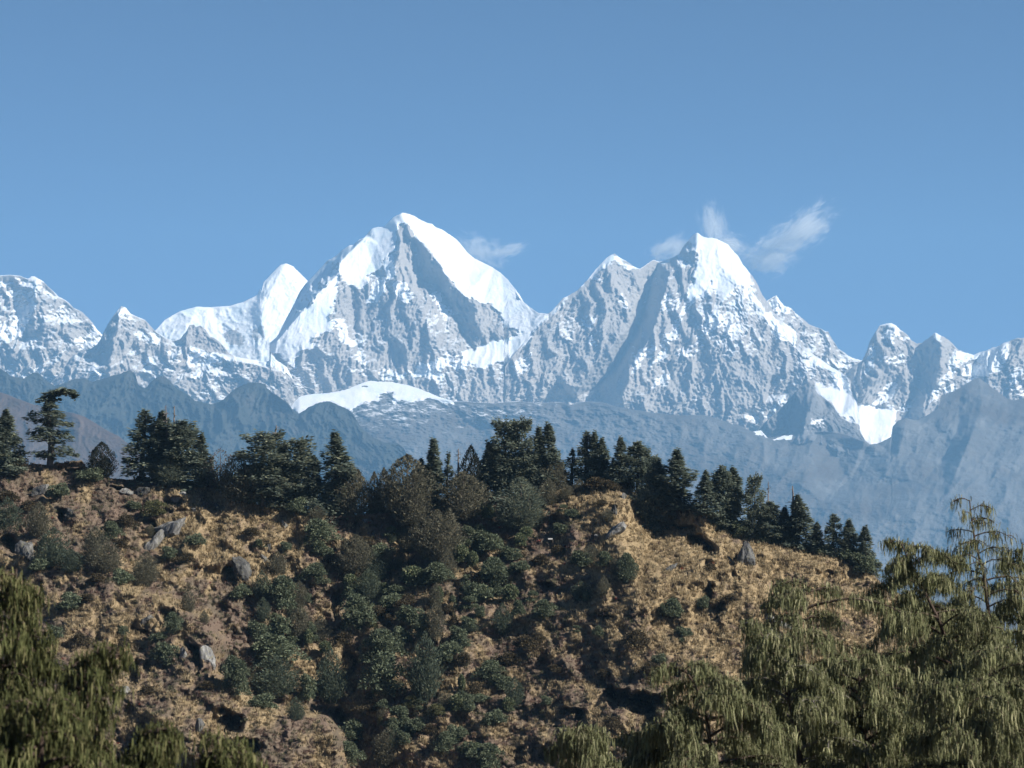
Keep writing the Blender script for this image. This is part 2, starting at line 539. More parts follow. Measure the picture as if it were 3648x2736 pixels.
SNOW3 = [(0.35, S('A', (1640, 570), (1740, 570), (1800, 620), (1790, 700), (1700, 690))), (0.45, S('B', (-40, 960), (60, 930), (120, 1000), (20, 1060)))]
m3 = Relief('snow_mountain', sky3, foot3, 18300, 0.8, lines3, noise=mountain_noise(7, 90, 13, sy=1.2), seed=13, jag=1.6)
m3.build(M_PEAK, {'snow': paint(m3.PX, m3.PY, 0.95, SNOW3, 13)})

# the twin peak on the right of it
sky5 = S('C', (0, 1120, -60), (40, 1060, -60), (150, 920, -40), (230, 840, -20), (290, 765, 0), (330, 730, 0), (380, 670, 0), (430, 640, 0), (480, 605, 0), (540, 550, 0), (600, 480, 0), (640, 430, 0), (690, 385, 0), (718, 375, 0), (750, 400, 20), (800, 430, 40), (850, 460, 60), (885, 470, 80), (930, 440, 100), (970, 420, 120), (1010, 430, 140), (1050, 420, 130), (1100, 400, 100), (1140, 380, 80), (1170, 330, 50), (1215, 275, 20), (1240, 250, 10), (1260, 235, 0), (1290, 260, 10), (1340, 270, 20), (1390, 278, 30), (1430, 300, 50), (1460, 310, 60), (1490, 350, 70), (1530, 395, 80), (1560, 450, 80), (1590, 490, 90), (1625, 530, 100), (1660, 590, 110), (1690, 650, 110), (1720, 690, 110)) + S('D', (270, 145, 100), (330, 240, 90), (400, 310, 80), (490, 380, 70), (540, 480, 60), (620, 550, 50), (760, 640, 30), (850, 700, 10), (900, 745, 0), (925, 800, -60), (945, 890, -160), (960, 1000, -250))
foot5 = S('C', (0, 1560, 0), (700, 1560, 0), (1300, 1640, 0), (1700, 1760, 0)) + S('D', (400, 1250, 0), (700, 1250, -250), (1000, 1250, -400))
lines5 = [
    S('C', (718, 375, 0), (700, 500, -40), (690, 640, -60), (640, 800, -60), (600, 950, -70), (520, 1130, -80), (440, 1250, -80)),          # left buttress
    S('C', (885, 470, 80), (850, 600, 40), (820, 760, -10), (760, 900, -50), (680, 1020, -70), (560, 1120, -80), (440, 1240, -80)),          # its right edge, sunlit
    S('C', (1010, 430, 140), (950, 600, 150), (900, 780, 150), (820, 950, 140), (720, 1120, 130), (600, 1250, 120), (450, 1330, 60)),        # floor of the dark couloir
    S('C', (1140, 380, 80), (1080, 500, 0), (1050, 620, -30), (1010, 740, -50), (990, 830, -60), (930, 960, -80), (870, 1060, -90), (820, 1120, -100), (800, 1240, -110), (760, 1330, -110)),   # right wall of the couloir
    S('C', (1260, 235, 0), (1250, 450, -20), (1220, 640, -30), (1160, 800, -40), (1090, 930, -50), (1000, 1080, -60), (900, 1190, -80)),
    S('C', (1430, 300, 50), (1420, 450, 10), (1400, 600, 0), (1370, 720, -60), (1370, 800, -90), (1260, 920, -60), (1150, 1010, -40), (1050, 1120, -20)),
    S('C', (1520, 580, 0), (1440, 660, -50), (1370, 722, -60)),
    S('C', (1520, 580, 0), (1560, 800, -60), (1560, 1000, -80), (1500, 1200, -90), (1480, 1420, -90)),
    S('C', (1620, 600, 50), (1700, 760, 20), (1843, 920, -10)),
    S('C', (1180, 1180, -60), (1150, 1300, -60), (1100, 1420, -60)),
    S('D', (180, 400, -40), (240, 640, -60), (300, 700, -60), (250, 900, -60), (230, 1080, -40)),
    S('D', (330, 740, 0), (280, 850, 10), (210, 1000, 0)),
    S('D', (480, 500, 0), (560, 640, -30), (640, 770, -40), (760, 800, -40), (870, 832, -40)),
    S('D', (600, 800, -60), (690, 860, -130), (760, 920, -200), (820, 1010, -290), (940, 1100, -360)),
    S('C', (300, 800, -20), (330, 1000, -40), (330, 1200, -60)), S('C', (430, 760, 10), (470, 950, -10), (380, 1100, -20)),
]
SNOW5 = [
    (0.5, S('C', (560, 480), (718, 360), (890, 460), (1100, 390), (1080, 430), (890, 500), (800, 470), (720, 410), (640, 480), (560, 560), (400, 680), (300, 780), (290, 740), (430, 620))),
    (0.85, S('C', (610, 480), (718, 360), (760, 405), (865, 462), (800, 460), (735, 415), (690, 410), (640, 470))),
    (0.72, S('C', (380, 670), (480, 590), (600, 470), (640, 560), (560, 540), (500, 600), (400, 670))),
    (1.0, S('C', (1260, 215), (1430, 285), (1545, 380), (1575, 470), (1610, 560), (1600, 600), (1530, 585), (1480, 640), (1420, 660), (1350, 600), (1330, 540), (1340, 640), (1260, 660), (1200, 700), (1185, 690), (1230, 560), (1250, 470), (1270, 390), (1200, 320), (1205, 280))),
    (0.5, S('C', (1165, 330), (1210, 310), (1275, 370), (1250, 440), (1170, 470), (1120, 460))),
    (0.9, S('C', (1590, 590), (1650, 670), (1710, 760), (1843, 890), (1843, 970), (1760, 900), (1690, 810), (1620, 710), (1580, 640))),
    (0.9, S('D', (130, 60), (200, 150), (270, 280), (400, 310), (490, 380), (505, 460), (480, 500), (400, 430), (330, 350), (250, 260), (150, 130))),
    (0.75, S('C', (1370, 720), (1410, 800), (1540, 850), (1565, 880), (1480, 930), (1430, 860), (1350, 880), (1230, 945), (1290, 860), (1340, 770))),
    (0.72, S('C', (1190, 690), (1215, 720), (1110, 930), (1035, 1060), (920, 1175), (1000, 1020), (1080, 880), (1150, 770))),
    (0.62, S('C', (1050, 640), (1160, 650), (1120, 760), (1020, 740))),
    (0.62, S('C', (870, 1050), (960, 960), (1000, 1000), (930, 1080), (830, 1160), (820, 1100))),
    (0.58, S('C', (1110, 1010), (1280, 950), (1300, 990), (1200, 1060), (1100, 1050))),
    (0.6, S('C', (980, 1190), (1080, 1160), (1080, 1240), (960, 1260))),
    (0.72, S('C', (20, 1090), (160, 1020), (150, 1120), (80, 1190))),
    (0.62, S('C', (560, 900), (620, 960), (600, 990), (540, 960))), (0.62, S('C', (500, 780), (600, 790), (570, 860), (500, 840))),
    (0.62, S('C', (760, 640), (820, 690), (780, 760), (740, 700))),
    (0.65, S('C', (1600, 1380), (1690, 1380), (1660, 1500), (1580, 1480))), (0.72, S('C', (1690, 1440), (1843, 1300), (1843, 1350), (1730, 1460))),
    (0.85, S('D', (740, 640), (900, 690), (880, 720), (870, 780), (910, 850), (860, 840), (760, 790), (770, 720))),
    (1.2, S('D', (640, 770), (760, 800), (870, 830), (920, 880), (1000, 925), (1100, 940), (1000, 1100), (820, 1010), (760, 920), (690, 860))),
    (0.68, S('D', (560, 560), (760, 600), (800, 650), (640, 640), (560, 620))),
]
m5 = Relief('snow_mountain', sky5, foot5, 16450, 0.8, lines5,
            noise=mountain_noise(20, 64, 5, sy=2.4, keep=lambda PX, PY: 1 - 0.72 * sstep(0.6, 0.95, paint(PX, PY, 0.2, SNOW5[3:4] + [(0.95, S('D', (590, 740), (760, 770), (930, 830), (980, 1000), (820, 1040), (680, 880)))], 5))), seed=5, jag=4)
s5 = 0.31 + 0.13 * fbm(m5.PX, m5.PY, 150, 4, 55) + 0.14 * sstep(2380, 2500, m5.PX) * sstep(1450, 1100, m5.PY)
m5.build(M_PEAK, {'snow': paint(m5.PX, m5.PY, s5, SNOW5, 5)})

# rocky shoulder behind the twin peak
sky6 = S('D', (200, 160), (285, 140), (345, 112), (370, 150, 10), (400, 180, 20), (450, 200, 30), (490, 240, 40), (540, 280, 50), (580, 320, 60), (640, 350, 70), (700, 375, 80), (725, 375, 80), (760, 440, 90), (800, 500, 90), (850, 530, 90), (890, 560, 90), (940, 580, 90), (1000, 600, 90), (1100, 660, 90))
m6 = Relief('snow_mountain', sky6, S('D', (200, 700), (1100, 950)), 17300, 0.8,
            [S('D', (345, 112, 0), (340, 260, -40), (480, 420, -40), (560, 520, -60)), S('D', (540, 280, 50), (600, 450, 0), (700, 560, -20)), S('D', (700, 375, 80), (740, 500, 20), (820, 600, 0))],
            noise=mountain_noise(30, 80, 6), seed=6, jag=4)
m6.build(M_PEAK, {'snow': paint(m6.PX, m6.PY, 0.40 + 0.1 * fbm(m6.PX, m6.PY, 90, 3, 66), [(0.78, S('D', (285, 130), (345, 100), (400, 170), (470, 210), (440, 260), (400, 230), (360, 240), (320, 200))), (0.65, S('D', (560, 560), (900, 600), (900, 690), (700, 640)))], 6)})

# the fluted peaks at the far right, with the glacier below
sky7 = S('D', (820, 700, 60), (900, 640, 40), (975, 590, 30), (1010, 520, 20), (1030, 450, 20), (1070, 390, 10), (1110, 330, 0), (1150, 320, 0), (1190, 310, 0), (1230, 330, 10), (1270, 370, 20), (1310, 400, 40), (1340, 440, 50), (1380, 465, 70), (1420, 460, 80), (1440, 440, 60), (1480, 410, 30), (1515, 383, 0), (1560, 400, 10), (1610, 430, 30), (1660, 480, 60), (1690, 515, 90), (1740, 530, 110), (1800, 545, 120), (1860, 530, 110), (1910, 505, 90), (1980, 485, 60), (2020, 460, 30), (2080, 440, 10), (2130, 420, 0), (2180, 425, 0), (2300, 400, 0), (2450, 520, 0))
foot7 = S('D', (820, 1250, -350), (1180, 1250, -380), (1300, 1250, -50), (1800, 1050), (2450, 1000))
lines7 = [
    S('D', (1190, 310, 0), (1180, 480, -40), (1130, 620, -60), (1020, 760, -60), (950, 860, -40), (1000, 920, -20)),
    S('D', (1400, 470, 80), (1300, 600, 60), (1220, 760, 40), (1130, 880, 10), (1100, 930, -10)),
    S('D', (1300, 720, 0), (1200, 860, -10), (1130, 910, -10)),
    S('D', (1515, 383, 0), (1560, 480, -60), (1550, 640, -80), (1520, 780, -80), (1460, 900, -80)),
    S('D', (1430, 560, 40), (1400, 750, 60), (1330, 900, 50), (1260, 1000, 20)),
    S('D', (1660, 480, 60), (1690, 620, 20), (1620, 750, -20), (1530, 900, -50)),
    S('D', (1800, 545, 120), (1800, 620, 100), (1760, 720, 60), (1700, 800, 20)),
    S('D', (2020, 460, 30), (1980, 620, -40), (1880, 710, -20)),
    S('D', (2130, 420, 0), (2080, 600, -40), (2050, 800, -60)),
    S('D', (650, 790, -60), (800, 860, -20), (920, 900, 10), (1100, 935, 20), (1210, 960, 20)),
    S('D', (760, 930, -160), (850, 1040, -260), (1000, 1190, -370), (1100, 1200, -370), (1190, 1150, -300)),
]
GLAC = S('D', (600, 780), (650, 775), (750, 800), (870, 830), (920, 880), (960, 905), (1000, 925), (1070, 890), (1120, 935), (1160, 910), (1215, 940), (1235, 1030), (1205, 1100), (1195, 1160), (1100, 1215), (1030, 1215), (960, 1130), (880, 1080), (700, 900))
SNOW7 = [
    (0.66, S('D', (1100, 320), (1190, 300), (1280, 370), (1345, 440), (1280, 440), (1230, 420), (1180, 500), (1120, 420))),
    (0.95, S('D', (1190, 300), (1230, 325), (1250, 370), (1225, 410), (1205, 370))),
    (0.7, S('D', (1150, 560), (1280, 540), (1330, 560), (1250, 640), (1180, 680), (1150, 640))),
    (0.85, S('D', (1490, 385), (1515, 378), (1560, 400), (1540, 430), (1500, 420))),
    (0.78, S('D', (1660, 510), (1745, 530), (1690, 640), (1610, 760), (1550, 840), (1470, 930), (1480, 850), (1560, 740), (1610, 640))),
    (0.93, S('D', (1740, 530), (1860, 545), (1900, 500), (1980, 480), (2085, 450), (2020, 640), (1900, 725), (1860, 690), (1780, 690), (1690, 700), (1740, 640), (1870, 600), (1780, 590), (1720, 620))),
    (0.8, S('D', (1600, 790), (1660, 760), (1680, 800), (1600, 840), (1560, 830))),
    (0.66, S('D', (1060, 880), (1150, 760), (1240, 730), (1200, 860), (1120, 910))),
    (0.66, S('D', (1020, 480), (1080, 500), (1080, 620), (1010, 680), (1000, 580))),
    (0.62, S('D', (1280, 900), (1340, 910), (1300, 960), (1240, 960))),
    (0.95, GLAC),
    (0.70, S('D', (1000, 1120), (1200, 1100), (1200, 1170), (1100, 1220), (1020, 1215))),
    (0.55, S('D', (2040, 620), (2173, 640), (2173, 860), (2080, 870))),
]
m7 = Relief('snow_mountain', sky7, foot7, 16700, 0.85, lines7, noise=mountain_noise(26, 66, 7, sy=2.6, keep=lambda PX, PY: 1 - 0.75 * sstep(-5, 15, poly_sd(PX, PY, GLAC))), seed=7, jag=4)
m7.build(M_PEAK, {'snow': paint(m7.PX, m7.PY, 0.30 + 0.12 * fbm(m7.PX, m7.PY, 90, 4, 77), SNOW7, 7, rough=10)})

# the broad rocky mountain at the far left
sky1 = S('A', (-260, 220), (-120, 150), (0, 165), (60, 165), (150, 175), (200, 190), (235, 172), (290, 195), (340, 230, 20), (380, 270, 30), (430, 320, 40), (500, 360, 60), (560, 410, 70), (620, 450, 80), (680, 510, 90), (720, 570, 100), (755, 600, 110), (800, 640, 120), (1000, 720, 140))
foot1 = S('A', (-260, 1050), (500, 1050), (1000, 1000))
lines1 = [S('A', (235, 172, 0), (260, 300, -40), (330, 520, -50), (380, 700, -50), (330, 880, -40), (250, 960, -20)), S('A', (80, 300, 20), (150, 500, 40), (120, 640, 20), (60, 780, 0)),
          S('A', (500, 360, 60), (520, 520, 10), (540, 700, -20), (430, 880, -50)), S('A', (0, 620, -40), (100, 720, -50), (150, 850, -30)), S('A', (640, 620, 60), (600, 720, 60), (520, 820, 50))]
SNOW1 = [(0.8, S('A', (60, 290), (150, 270), (250, 250), (270, 300), (230, 480), (200, 540), (160, 610), (60, 630), (0, 650), (-100, 640), (-100, 480), (0, 500), (80, 560), (110, 440))),
         (0.62, S('A', (-100, 190), (60, 170), (240, 170), (340, 220), (300, 250), (100, 250), (-100, 260))),
         (0.85, S('A', (680, 540), (755, 600), (740, 700), (640, 720), (560, 730), (560, 660), (640, 620))),
         (0.66, S('A', (240, 850), (300, 840), (330, 900), (300, 960), (230, 930))), (0.62, S('A', (60, 860), (200, 900), (180, 930), (90, 920))), (0.7, S('A', (390, 920), (470, 900), (530, 935), (450, 970), (410, 975)))]
m1 = Relief('snow_mountain', sky1, foot1, 16800, 0.9, lines1, noise=mountain_noise(24, 70, 1, sy=1.2), seed=11, jag=5)
m1.build(M_PEAK, {'snow': paint(m1.PX, m1.PY, 0.40 + 0.14 * fbm(m1.PX, m1.PY, 110, 4, 12, sy=0.4), SNOW1, 1)})

# pointed rock peak and the broken ridge that runs in front of the snow
sky2 = S('A', (330, 1010, 0), (430, 900, 20), (470, 850, 40), (520, 780, 60), (580, 730, 60), (680, 705, 40), (720, 680, 20), (745, 640, 10), (765, 590, 0), (790, 540, 0), (830, 480, 0), (870, 425, 0), (895, 405, 0), (930, 415, 10), (965, 450, 20), (1020, 480, 30), (1070, 500, 40), (1120, 550, 40), (1150, 585, 40), (1200, 610, 40), (1270, 655, 40), (1330, 640, 20), (1380, 580, 0), (1400, 535, 0), (1430, 530, 0), (1450, 545, 10), (1480, 535, 0), (1520, 570, 20), (1550, 620, 30), (1600, 640, 20), (1640, 680, 30), (1690, 745, 40), (1740, 765, 40), (1800, 775, 40), (1900, 800, 40), (2000, 800, 40)) + S('B', (40, 1200, 40), (60, 1120, 40), (110, 1110, 40), (160, 1170, 40), (240, 1220, 40), (290, 1310, 40), (380, 1365, 40), (500, 1412, 40), (620, 1450, 40))
foot2 = S('A', (330, 1100), (1000, 1180), (1700, 1250)) + S('B', (300, 1680), (620, 1640))
lines2 = [S('A', (895, 405, 0), (870, 560, -60), (840, 700, -90), (800, 820, -90), (700, 860, -80)), S('A', (590, 760, 60), (700, 780, 60), (760, 830, 10)), S('A', (965, 450, 20), (1000, 640, -20), (950, 760, -30), (1000, 880, -40)),
          S('A', (1100, 640, 10), (1110, 770, 0), (1050, 920, 0)), S('A', (1200, 700, -20), (1260, 820, -40), (1300, 960, -60)), S('A', (1400, 690, -20), (1520, 720, -20), (1700, 800, -40), (1740, 800, -40), (1900, 830, -40), (2060, 880, -40)),
          S('A', (1380, 830, 0), (1700, 830, 0)), S('A', (1500, 900, -40), (1550, 1050, -60)), S('A', (1720, 900, -30), (1800, 950, -50))]
SNOW2 = [(1.0, S('A', (1415, 690), (1500, 725), (1620, 760), (1720, 800), (1700, 832), (1580, 825), (1500, 845), (1400, 835), (1375, 810))),
         (0.95, S('A', (1090, 775), (1130, 795), (1105, 870), (1065, 905), (1055, 870))), (0.85, S('A', (1230, 725), (1280, 750), (1345, 800), (1320, 810), (1260, 770))),
         (0.8, S('A', (690, 835), (790, 900), (790, 920), (690, 930), (655, 880))), (0.75, S('A', (1220, 825), (1285, 820), (1280, 850), (1230, 860))), (0.7, S('A', (1420, 890), (1490, 885), (1480, 930), (1430, 930))),
         (1.0, S('A', (1640, 670), (1700, 700), (1830, 740), (1940, 770), (2074, 800), (2100, 840), (2074, 860), (1990, 840), (1900, 815), (1800, 780), (1740, 765))),
         (0.62, S('A', (860, 420), (940, 410), (960, 450), (880, 470))), (0.58, S('A', (980, 590), (1190, 600), (1190, 680), (1000, 650))), (0.15, S('A', (1340, 520), (1540, 520), (1700, 760), (1560, 740), (1400, 680), (1320, 660))),
         (0.8, S('B', (40, 1140), (110, 1110), (250, 1200), (300, 1290), (400, 1355), (370, 1350), (270, 1280), (200, 1230)))]
m2 = Relief('rock_mountain', sky2, foot2, 16000, 0.9, lines2, noise=mountain_noise(22, 64, 2, sy=1.2), seed=2, jag=4)
m2.build(M_PEAK, {'snow': paint(m2.PX, m2.PY, 0.36 + 0.12 * fbm(m2.PX, m2.PY, 100, 4, 22, sy=0.5), SNOW2, 2, rough=8, feather=5)})

# grey moraine bench with its dome of snow, falling away to the hazy slope on the right
sky10 = S('B', (180, 1600, 0), (280, 1500, 0), (330, 1440, 0), (400, 1420), (500, 1410), (600, 1400), (700, 1370), (780, 1340), (850, 1315), (900, 1325), (1000, 1330), (1100, 1350), (1200, 1380), (1300, 1420), (1430, 1465), (1600, 1470), (1700, 1480)) + S('C', (0, 1350), (100, 1345), (200, 1355), (350, 1350), (420, 1370), (520, 1345), (640, 1350), (720, 1380), (850, 1400), (1000, 1420), (1150, 1440), (1280, 1430), (1400, 1460), (1500, 1500)) + S('D', (50, 1060), (100, 1080), (170, 1115), (230, 1105), (280, 1160), (440, 1140), (520, 1150), (600, 1120), (700, 1110), (800, 1120), (900, 1150), (1000, 1190), (1030, 1208, 60), (1100, 1202, 60), (1190, 1155, 40), (1202, 1080, 20), (1240, 1032, 0), (1300, 1015, 0), (1380, 1030, 10), (1450, 1000, 10), (1540, 940, 0), (1560, 850, 0), (1640, 820, 0), (1720, 780, 0), (1800, 730, 0), (1840, 715, 0), (1880, 745, 20), (1950, 800, 40), (2050, 870, 60), (2100, 885, 60), (2173, 870, 60), (2300, 830, 40), (2450, 900, 40), (3100, 1100, 80))
foot10 = S('S', (980, 1800), (1800, 1900), (2600, 2200), (3850, 2450), (4100, 2500))
lines10 = [S('B', (330, 1550, -40), (540, 1465, -20), (720, 1530, -30), (900, 1470, -10), (1010, 1470, -10), (1430, 1475, 0)), S('F', (1200, 100, -40), (1400, 250, -60), (1500, 400, -80)),
           S('G', (200, 100, 40), (700, 200, 20), (1100, 150, 60)), S('G', (150, 150, 80), (220, 180, 90)), S('H', (300, 100, -20), (800, 300, -60), (1200, 500, -80)), S('H', (1300, 100, 40), (1400, 250, 60), (1500, 450, 40)), S('D', (1840, 715, 0), (1860, 900, -60), (1800, 1100, -90), (1700, 1350, -120), (1600, 1600, -150)), S('D', (1560, 900, 20), (1560, 1100, 0), (1480, 1250, -20), (1400, 1500, -60)), S('D', (1700, 900, 20), (1680, 1100, 10), (1560, 1350, 10)), S('D', (2100, 885, 60), (2050, 1100, 20), (1950, 1300, 0), (1900, 1600, -40)), S('D', (1240, 1032, 0), (1280, 1150, -40), (1230, 1330, -60)), S('H', (1000, 450, -60), (1300, 600, -60))]
SNOW10 = [(1.0, S('B', (270, 1500), (330, 1425), (500, 1395), (700, 1355), (850, 1300), (1100, 1335), (1300, 1405), (1440, 1462), (1430, 1472), (1250, 1452), (1130, 1467), (1020, 1472), (1010, 1425), (960, 1405), (900, 1425), (900, 1465), (800, 1482), (700, 1535), (600, 1500), (540, 1465), (440, 1500), (330, 1565))),
          (0.15, S('B', (780, 1350), (850, 1345), (840, 1365), (790, 1368))), (0.3, S('B', (895, 1410), (960, 1398), (1020, 1405), (1010, 1440), (930, 1450))),
          (1.0, S('D', (160, 1118), (230, 1095), (265, 1150), (280, 1162), (230, 1150))), (1.0, S('D', (320, 1158), (440, 1130), (445, 1168))), (0.9, S('C', (1680, 1500), (1700, 1560), (1640, 1570)))]
m10 = Relief('moraine_slope', sky10, foot10, 13000, 1.7, lines10, noise=bench_noise(lambda PX, PY: 1 - 0.85 * sstep(-5, 10, poly_sd(PX, PY, SNOW10[0][1]))), seed=10, jag=2.5, rstep=3)
m10.build(M_BENCH, {'snow': paint(m10.PX, m10.PY, 0.10 + 0.24 * sstep(1680, 1440, m10.PY) * sstep(2500, 1800, m10.PX), SNOW10, 10, rough=10, feather=4)})

# dark pyramid below the glacier
sky8 = S('D', (150, 1180, 60), (250, 1050, 50), (400, 920, 40), (480, 830, 20), (530, 780, 10), (590, 745, 0), (620, 790, 10), (660, 850, 20), (720, 890, 30), (770, 930, 30), (800, 1000, 40), (900, 1060, 50), (960, 1110, 60), (1000, 1180, 60), (1060, 1240, 60))
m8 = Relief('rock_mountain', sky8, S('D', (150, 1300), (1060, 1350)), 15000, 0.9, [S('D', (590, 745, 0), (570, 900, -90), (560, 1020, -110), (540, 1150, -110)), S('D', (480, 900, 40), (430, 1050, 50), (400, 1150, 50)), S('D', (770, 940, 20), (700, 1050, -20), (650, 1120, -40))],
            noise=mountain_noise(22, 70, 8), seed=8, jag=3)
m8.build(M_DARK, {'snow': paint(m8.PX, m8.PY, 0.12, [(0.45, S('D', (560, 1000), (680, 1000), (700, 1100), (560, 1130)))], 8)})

# dark wooded foothills on the left
sky11 = S('A', (-260, 850), (0, 860), (50, 880), (80, 910), (180, 930), (240, 890), (290, 890), (330, 940, 20), (400, 980, 20), (480, 960), (560, 930), (620, 930), (680, 960), (780, 920), (880, 900), (960, 870), (1000, 900), (1020, 980, 20), (1080, 1000, 20), (1120, 950), (1190, 910), (1250, 940), (1310, 1000), (1400, 1060), (1440, 1100), (1500, 1105, 20), (1570, 1120, 20), (1640, 1090), (1680, 1050), (1740, 1000), (1830, 965), (1890, 955), (1960, 970)) + S('B', (50, 1330), (100, 1370), (170, 1420), (250, 1480), (290, 1530, 30), (330, 1555, 40), (400, 1510, 20), (480, 1480), (545, 1463), (600, 1490), (690, 1530), (720, 1560)) + S('F', (1050, 80), (1100, 170), (1200, 240), (1300, 270), (1380, 280), (1430, 320), (1450, 360), (1490, 400), (1600, 480), (1800, 620))
foot11 = S('S', (-120, 1800), (800, 1900), (1650, 1950))
lines11 = [S('A', (960, 870, 0), (850, 1020, -60), (620, 1150, -100), (400, 1350, -140)), S('A', (1190, 910, 0), (1150, 1050, -60), (950, 1250, -100)), S('A', (1000, 1000, 40), (900, 1130, 0)), S('A', (1890, 955, 0), (1800, 1120, -90), (1650, 1300, -130), (1500, 1500, -150)),
           S('A', (1600, 1150, 40), (1500, 1300, 0)), S('F', (860, 0, 0), (700, 150, -60), (560, 350, -120)), S('F', (330, 60, 60), (250, 250, 20)), S('F', (1380, 280, 0), (1250, 400, -60), (1100, 500, -80))]
m11 = Relief('wooded_foothill', sky11, foot11, 11500, 1.3, lines11, noise=mountain_noise(34, 95, 15, sy=1.5), seed=15, jag=4)
m11.build(M_WOOD, {'snow': np.full(m11.PX.shape, -0.6)})

# brown foothill at the left edge
sky12 = S('A', (-260, 1000), (0, 1030), (60, 1050), (150, 1090), (250, 1120), (330, 1140), (430, 1165), (530, 1180), (620, 1210), (700, 1260), (800, 1320), (880, 1360), (930, 1400), (1000, 1450), (1300, 1640))
m12 = Relief('brown_foothill', sky12, S('S', (-120, 1800), (650, 1850)), 7800, 1.5, [S('A', (330, 1140, 0), (280, 1300, -40), (200, 1500, -60)), S('A', (620, 1210, 0), (560, 1350, -30), (500, 1500, -50)), S('A', (430, 1180, 20), (420, 1350, 30))],
             noise=mountain_noise(9, 70, 16, sy=1.0), seed=16, jag=1.5)
m12.build(M_BROWN, {'snow': np.full(m12.PX.shape, -0.6)})

# ------------------------------------------------------------ the ground and the near hillside
def ground_z(x, y):
    """valley side below the lookout, bottom of the gorge, valley floor"""
    z = np.interp(y, [-400, -20, 0, 10, 320, 420, 900, 3000, 26000], [6, -0.5, -1.7, -3.0, -52, -70, -200, -335, -335])
    return z + np.clip(y / 200, 0, 1) * 2.0 * fbm(x, y, 60, 4, 90) * (y < 3000)


def build_ground():
    ys = np.concatenate([np.arange(-400, 0, 40), np.arange(0, 420, 6), np.arange(420, 3000, 90), np.arange(3000, 26001, 1000)])
    xs = np.concatenate([np.arange(-16000, -400, 800), np.arange(-400, 401, 10), np.arange(1200, 16001, 800)])
    X, Y = np.meshgrid(xs, ys)
    V = np.stack([X, Y, ground_z(X, Y)], -1)
    m, nt, b = new_mat('valley_ground')
    n = noise_n(nt, 0.3, 8, 0.65, coords_n(nt))
    nt.links.new(ramp_n(nt, n, [(0.35, (0.05, 0.045, 0.025)), (0.6, (0.14, 0.10, 0.055))]), b.inputs['Base Color'])
    b.inputs['Roughness'].default_value = 1.0
    o = add_obj('ground', make_mesh('ground', V.reshape(-1, 3), grid_faces(*X.shape), m, True))
    o['kind'] = 'structure'


build_ground()

skyh = (S('E', (-700, 730, -60), (-350, 745, -60), (0, 750, -60), (200, 722, -40), (420, 720, -20), (600, 692, 0), (690, 690, 0), (730, 745, 0), (850, 815, 10), (980, 850, 20), (1200, 850, 20), (1400, 880, 10), (1600, 900, 0), (1750, 905, 0), (1850, 960, 0), (2000, 1000, 0))
        + S('F', (304, 755, 10), (430, 775, 20), (560, 790, 30), (700, 832, 40), (800, 850, 50), (900, 846, 60), (1100, 830, 70), (1300, 812, 70), (1390, 800, 60), (1700, 780, 40), (2000, 730, 20))
        + S('G', (491, 770, 10), (700, 760, 0), (950, 722, -10), (1100, 672, -20), (1250, 690, -20), (1450, 682, -30), (1530, 690, -30), (1600, 735, -20), (1680, 800, 0), (1710, 1020, 20), (1800, 1048, 30), (1900, 1020, 20), (1960, 950, 0), (2100, 890, -10))
        + S('H', (415, 605, -30), (470, 640, -30), (520, 700, -20), (570, 780, 0), (700, 812, 0), (750, 870, 0), (820, 890, 0), (1000, 912, 0), (1100, 950, 0), (1180, 975, 0), (1280, 985, 0), (1400, 1002, -10), (1480, 1025, -10), (1550, 1065, 0), (1600, 1110, 10), (1700, 1160, 10), (2074, 1400, 20))
        + S('S', (3648, 2350, 30), (3950, 2480, 30), (4500, 2680, 60)))
footh = S('S', (-300, 2930, -300), (700, 2930, -260), (1250, 2930, 0), (1450, 2930, 140), (2000, 2930, 0), (2500, 2930, -120), (3950, 2930, -60), (4500, 2960, -40))
HR = 2.2
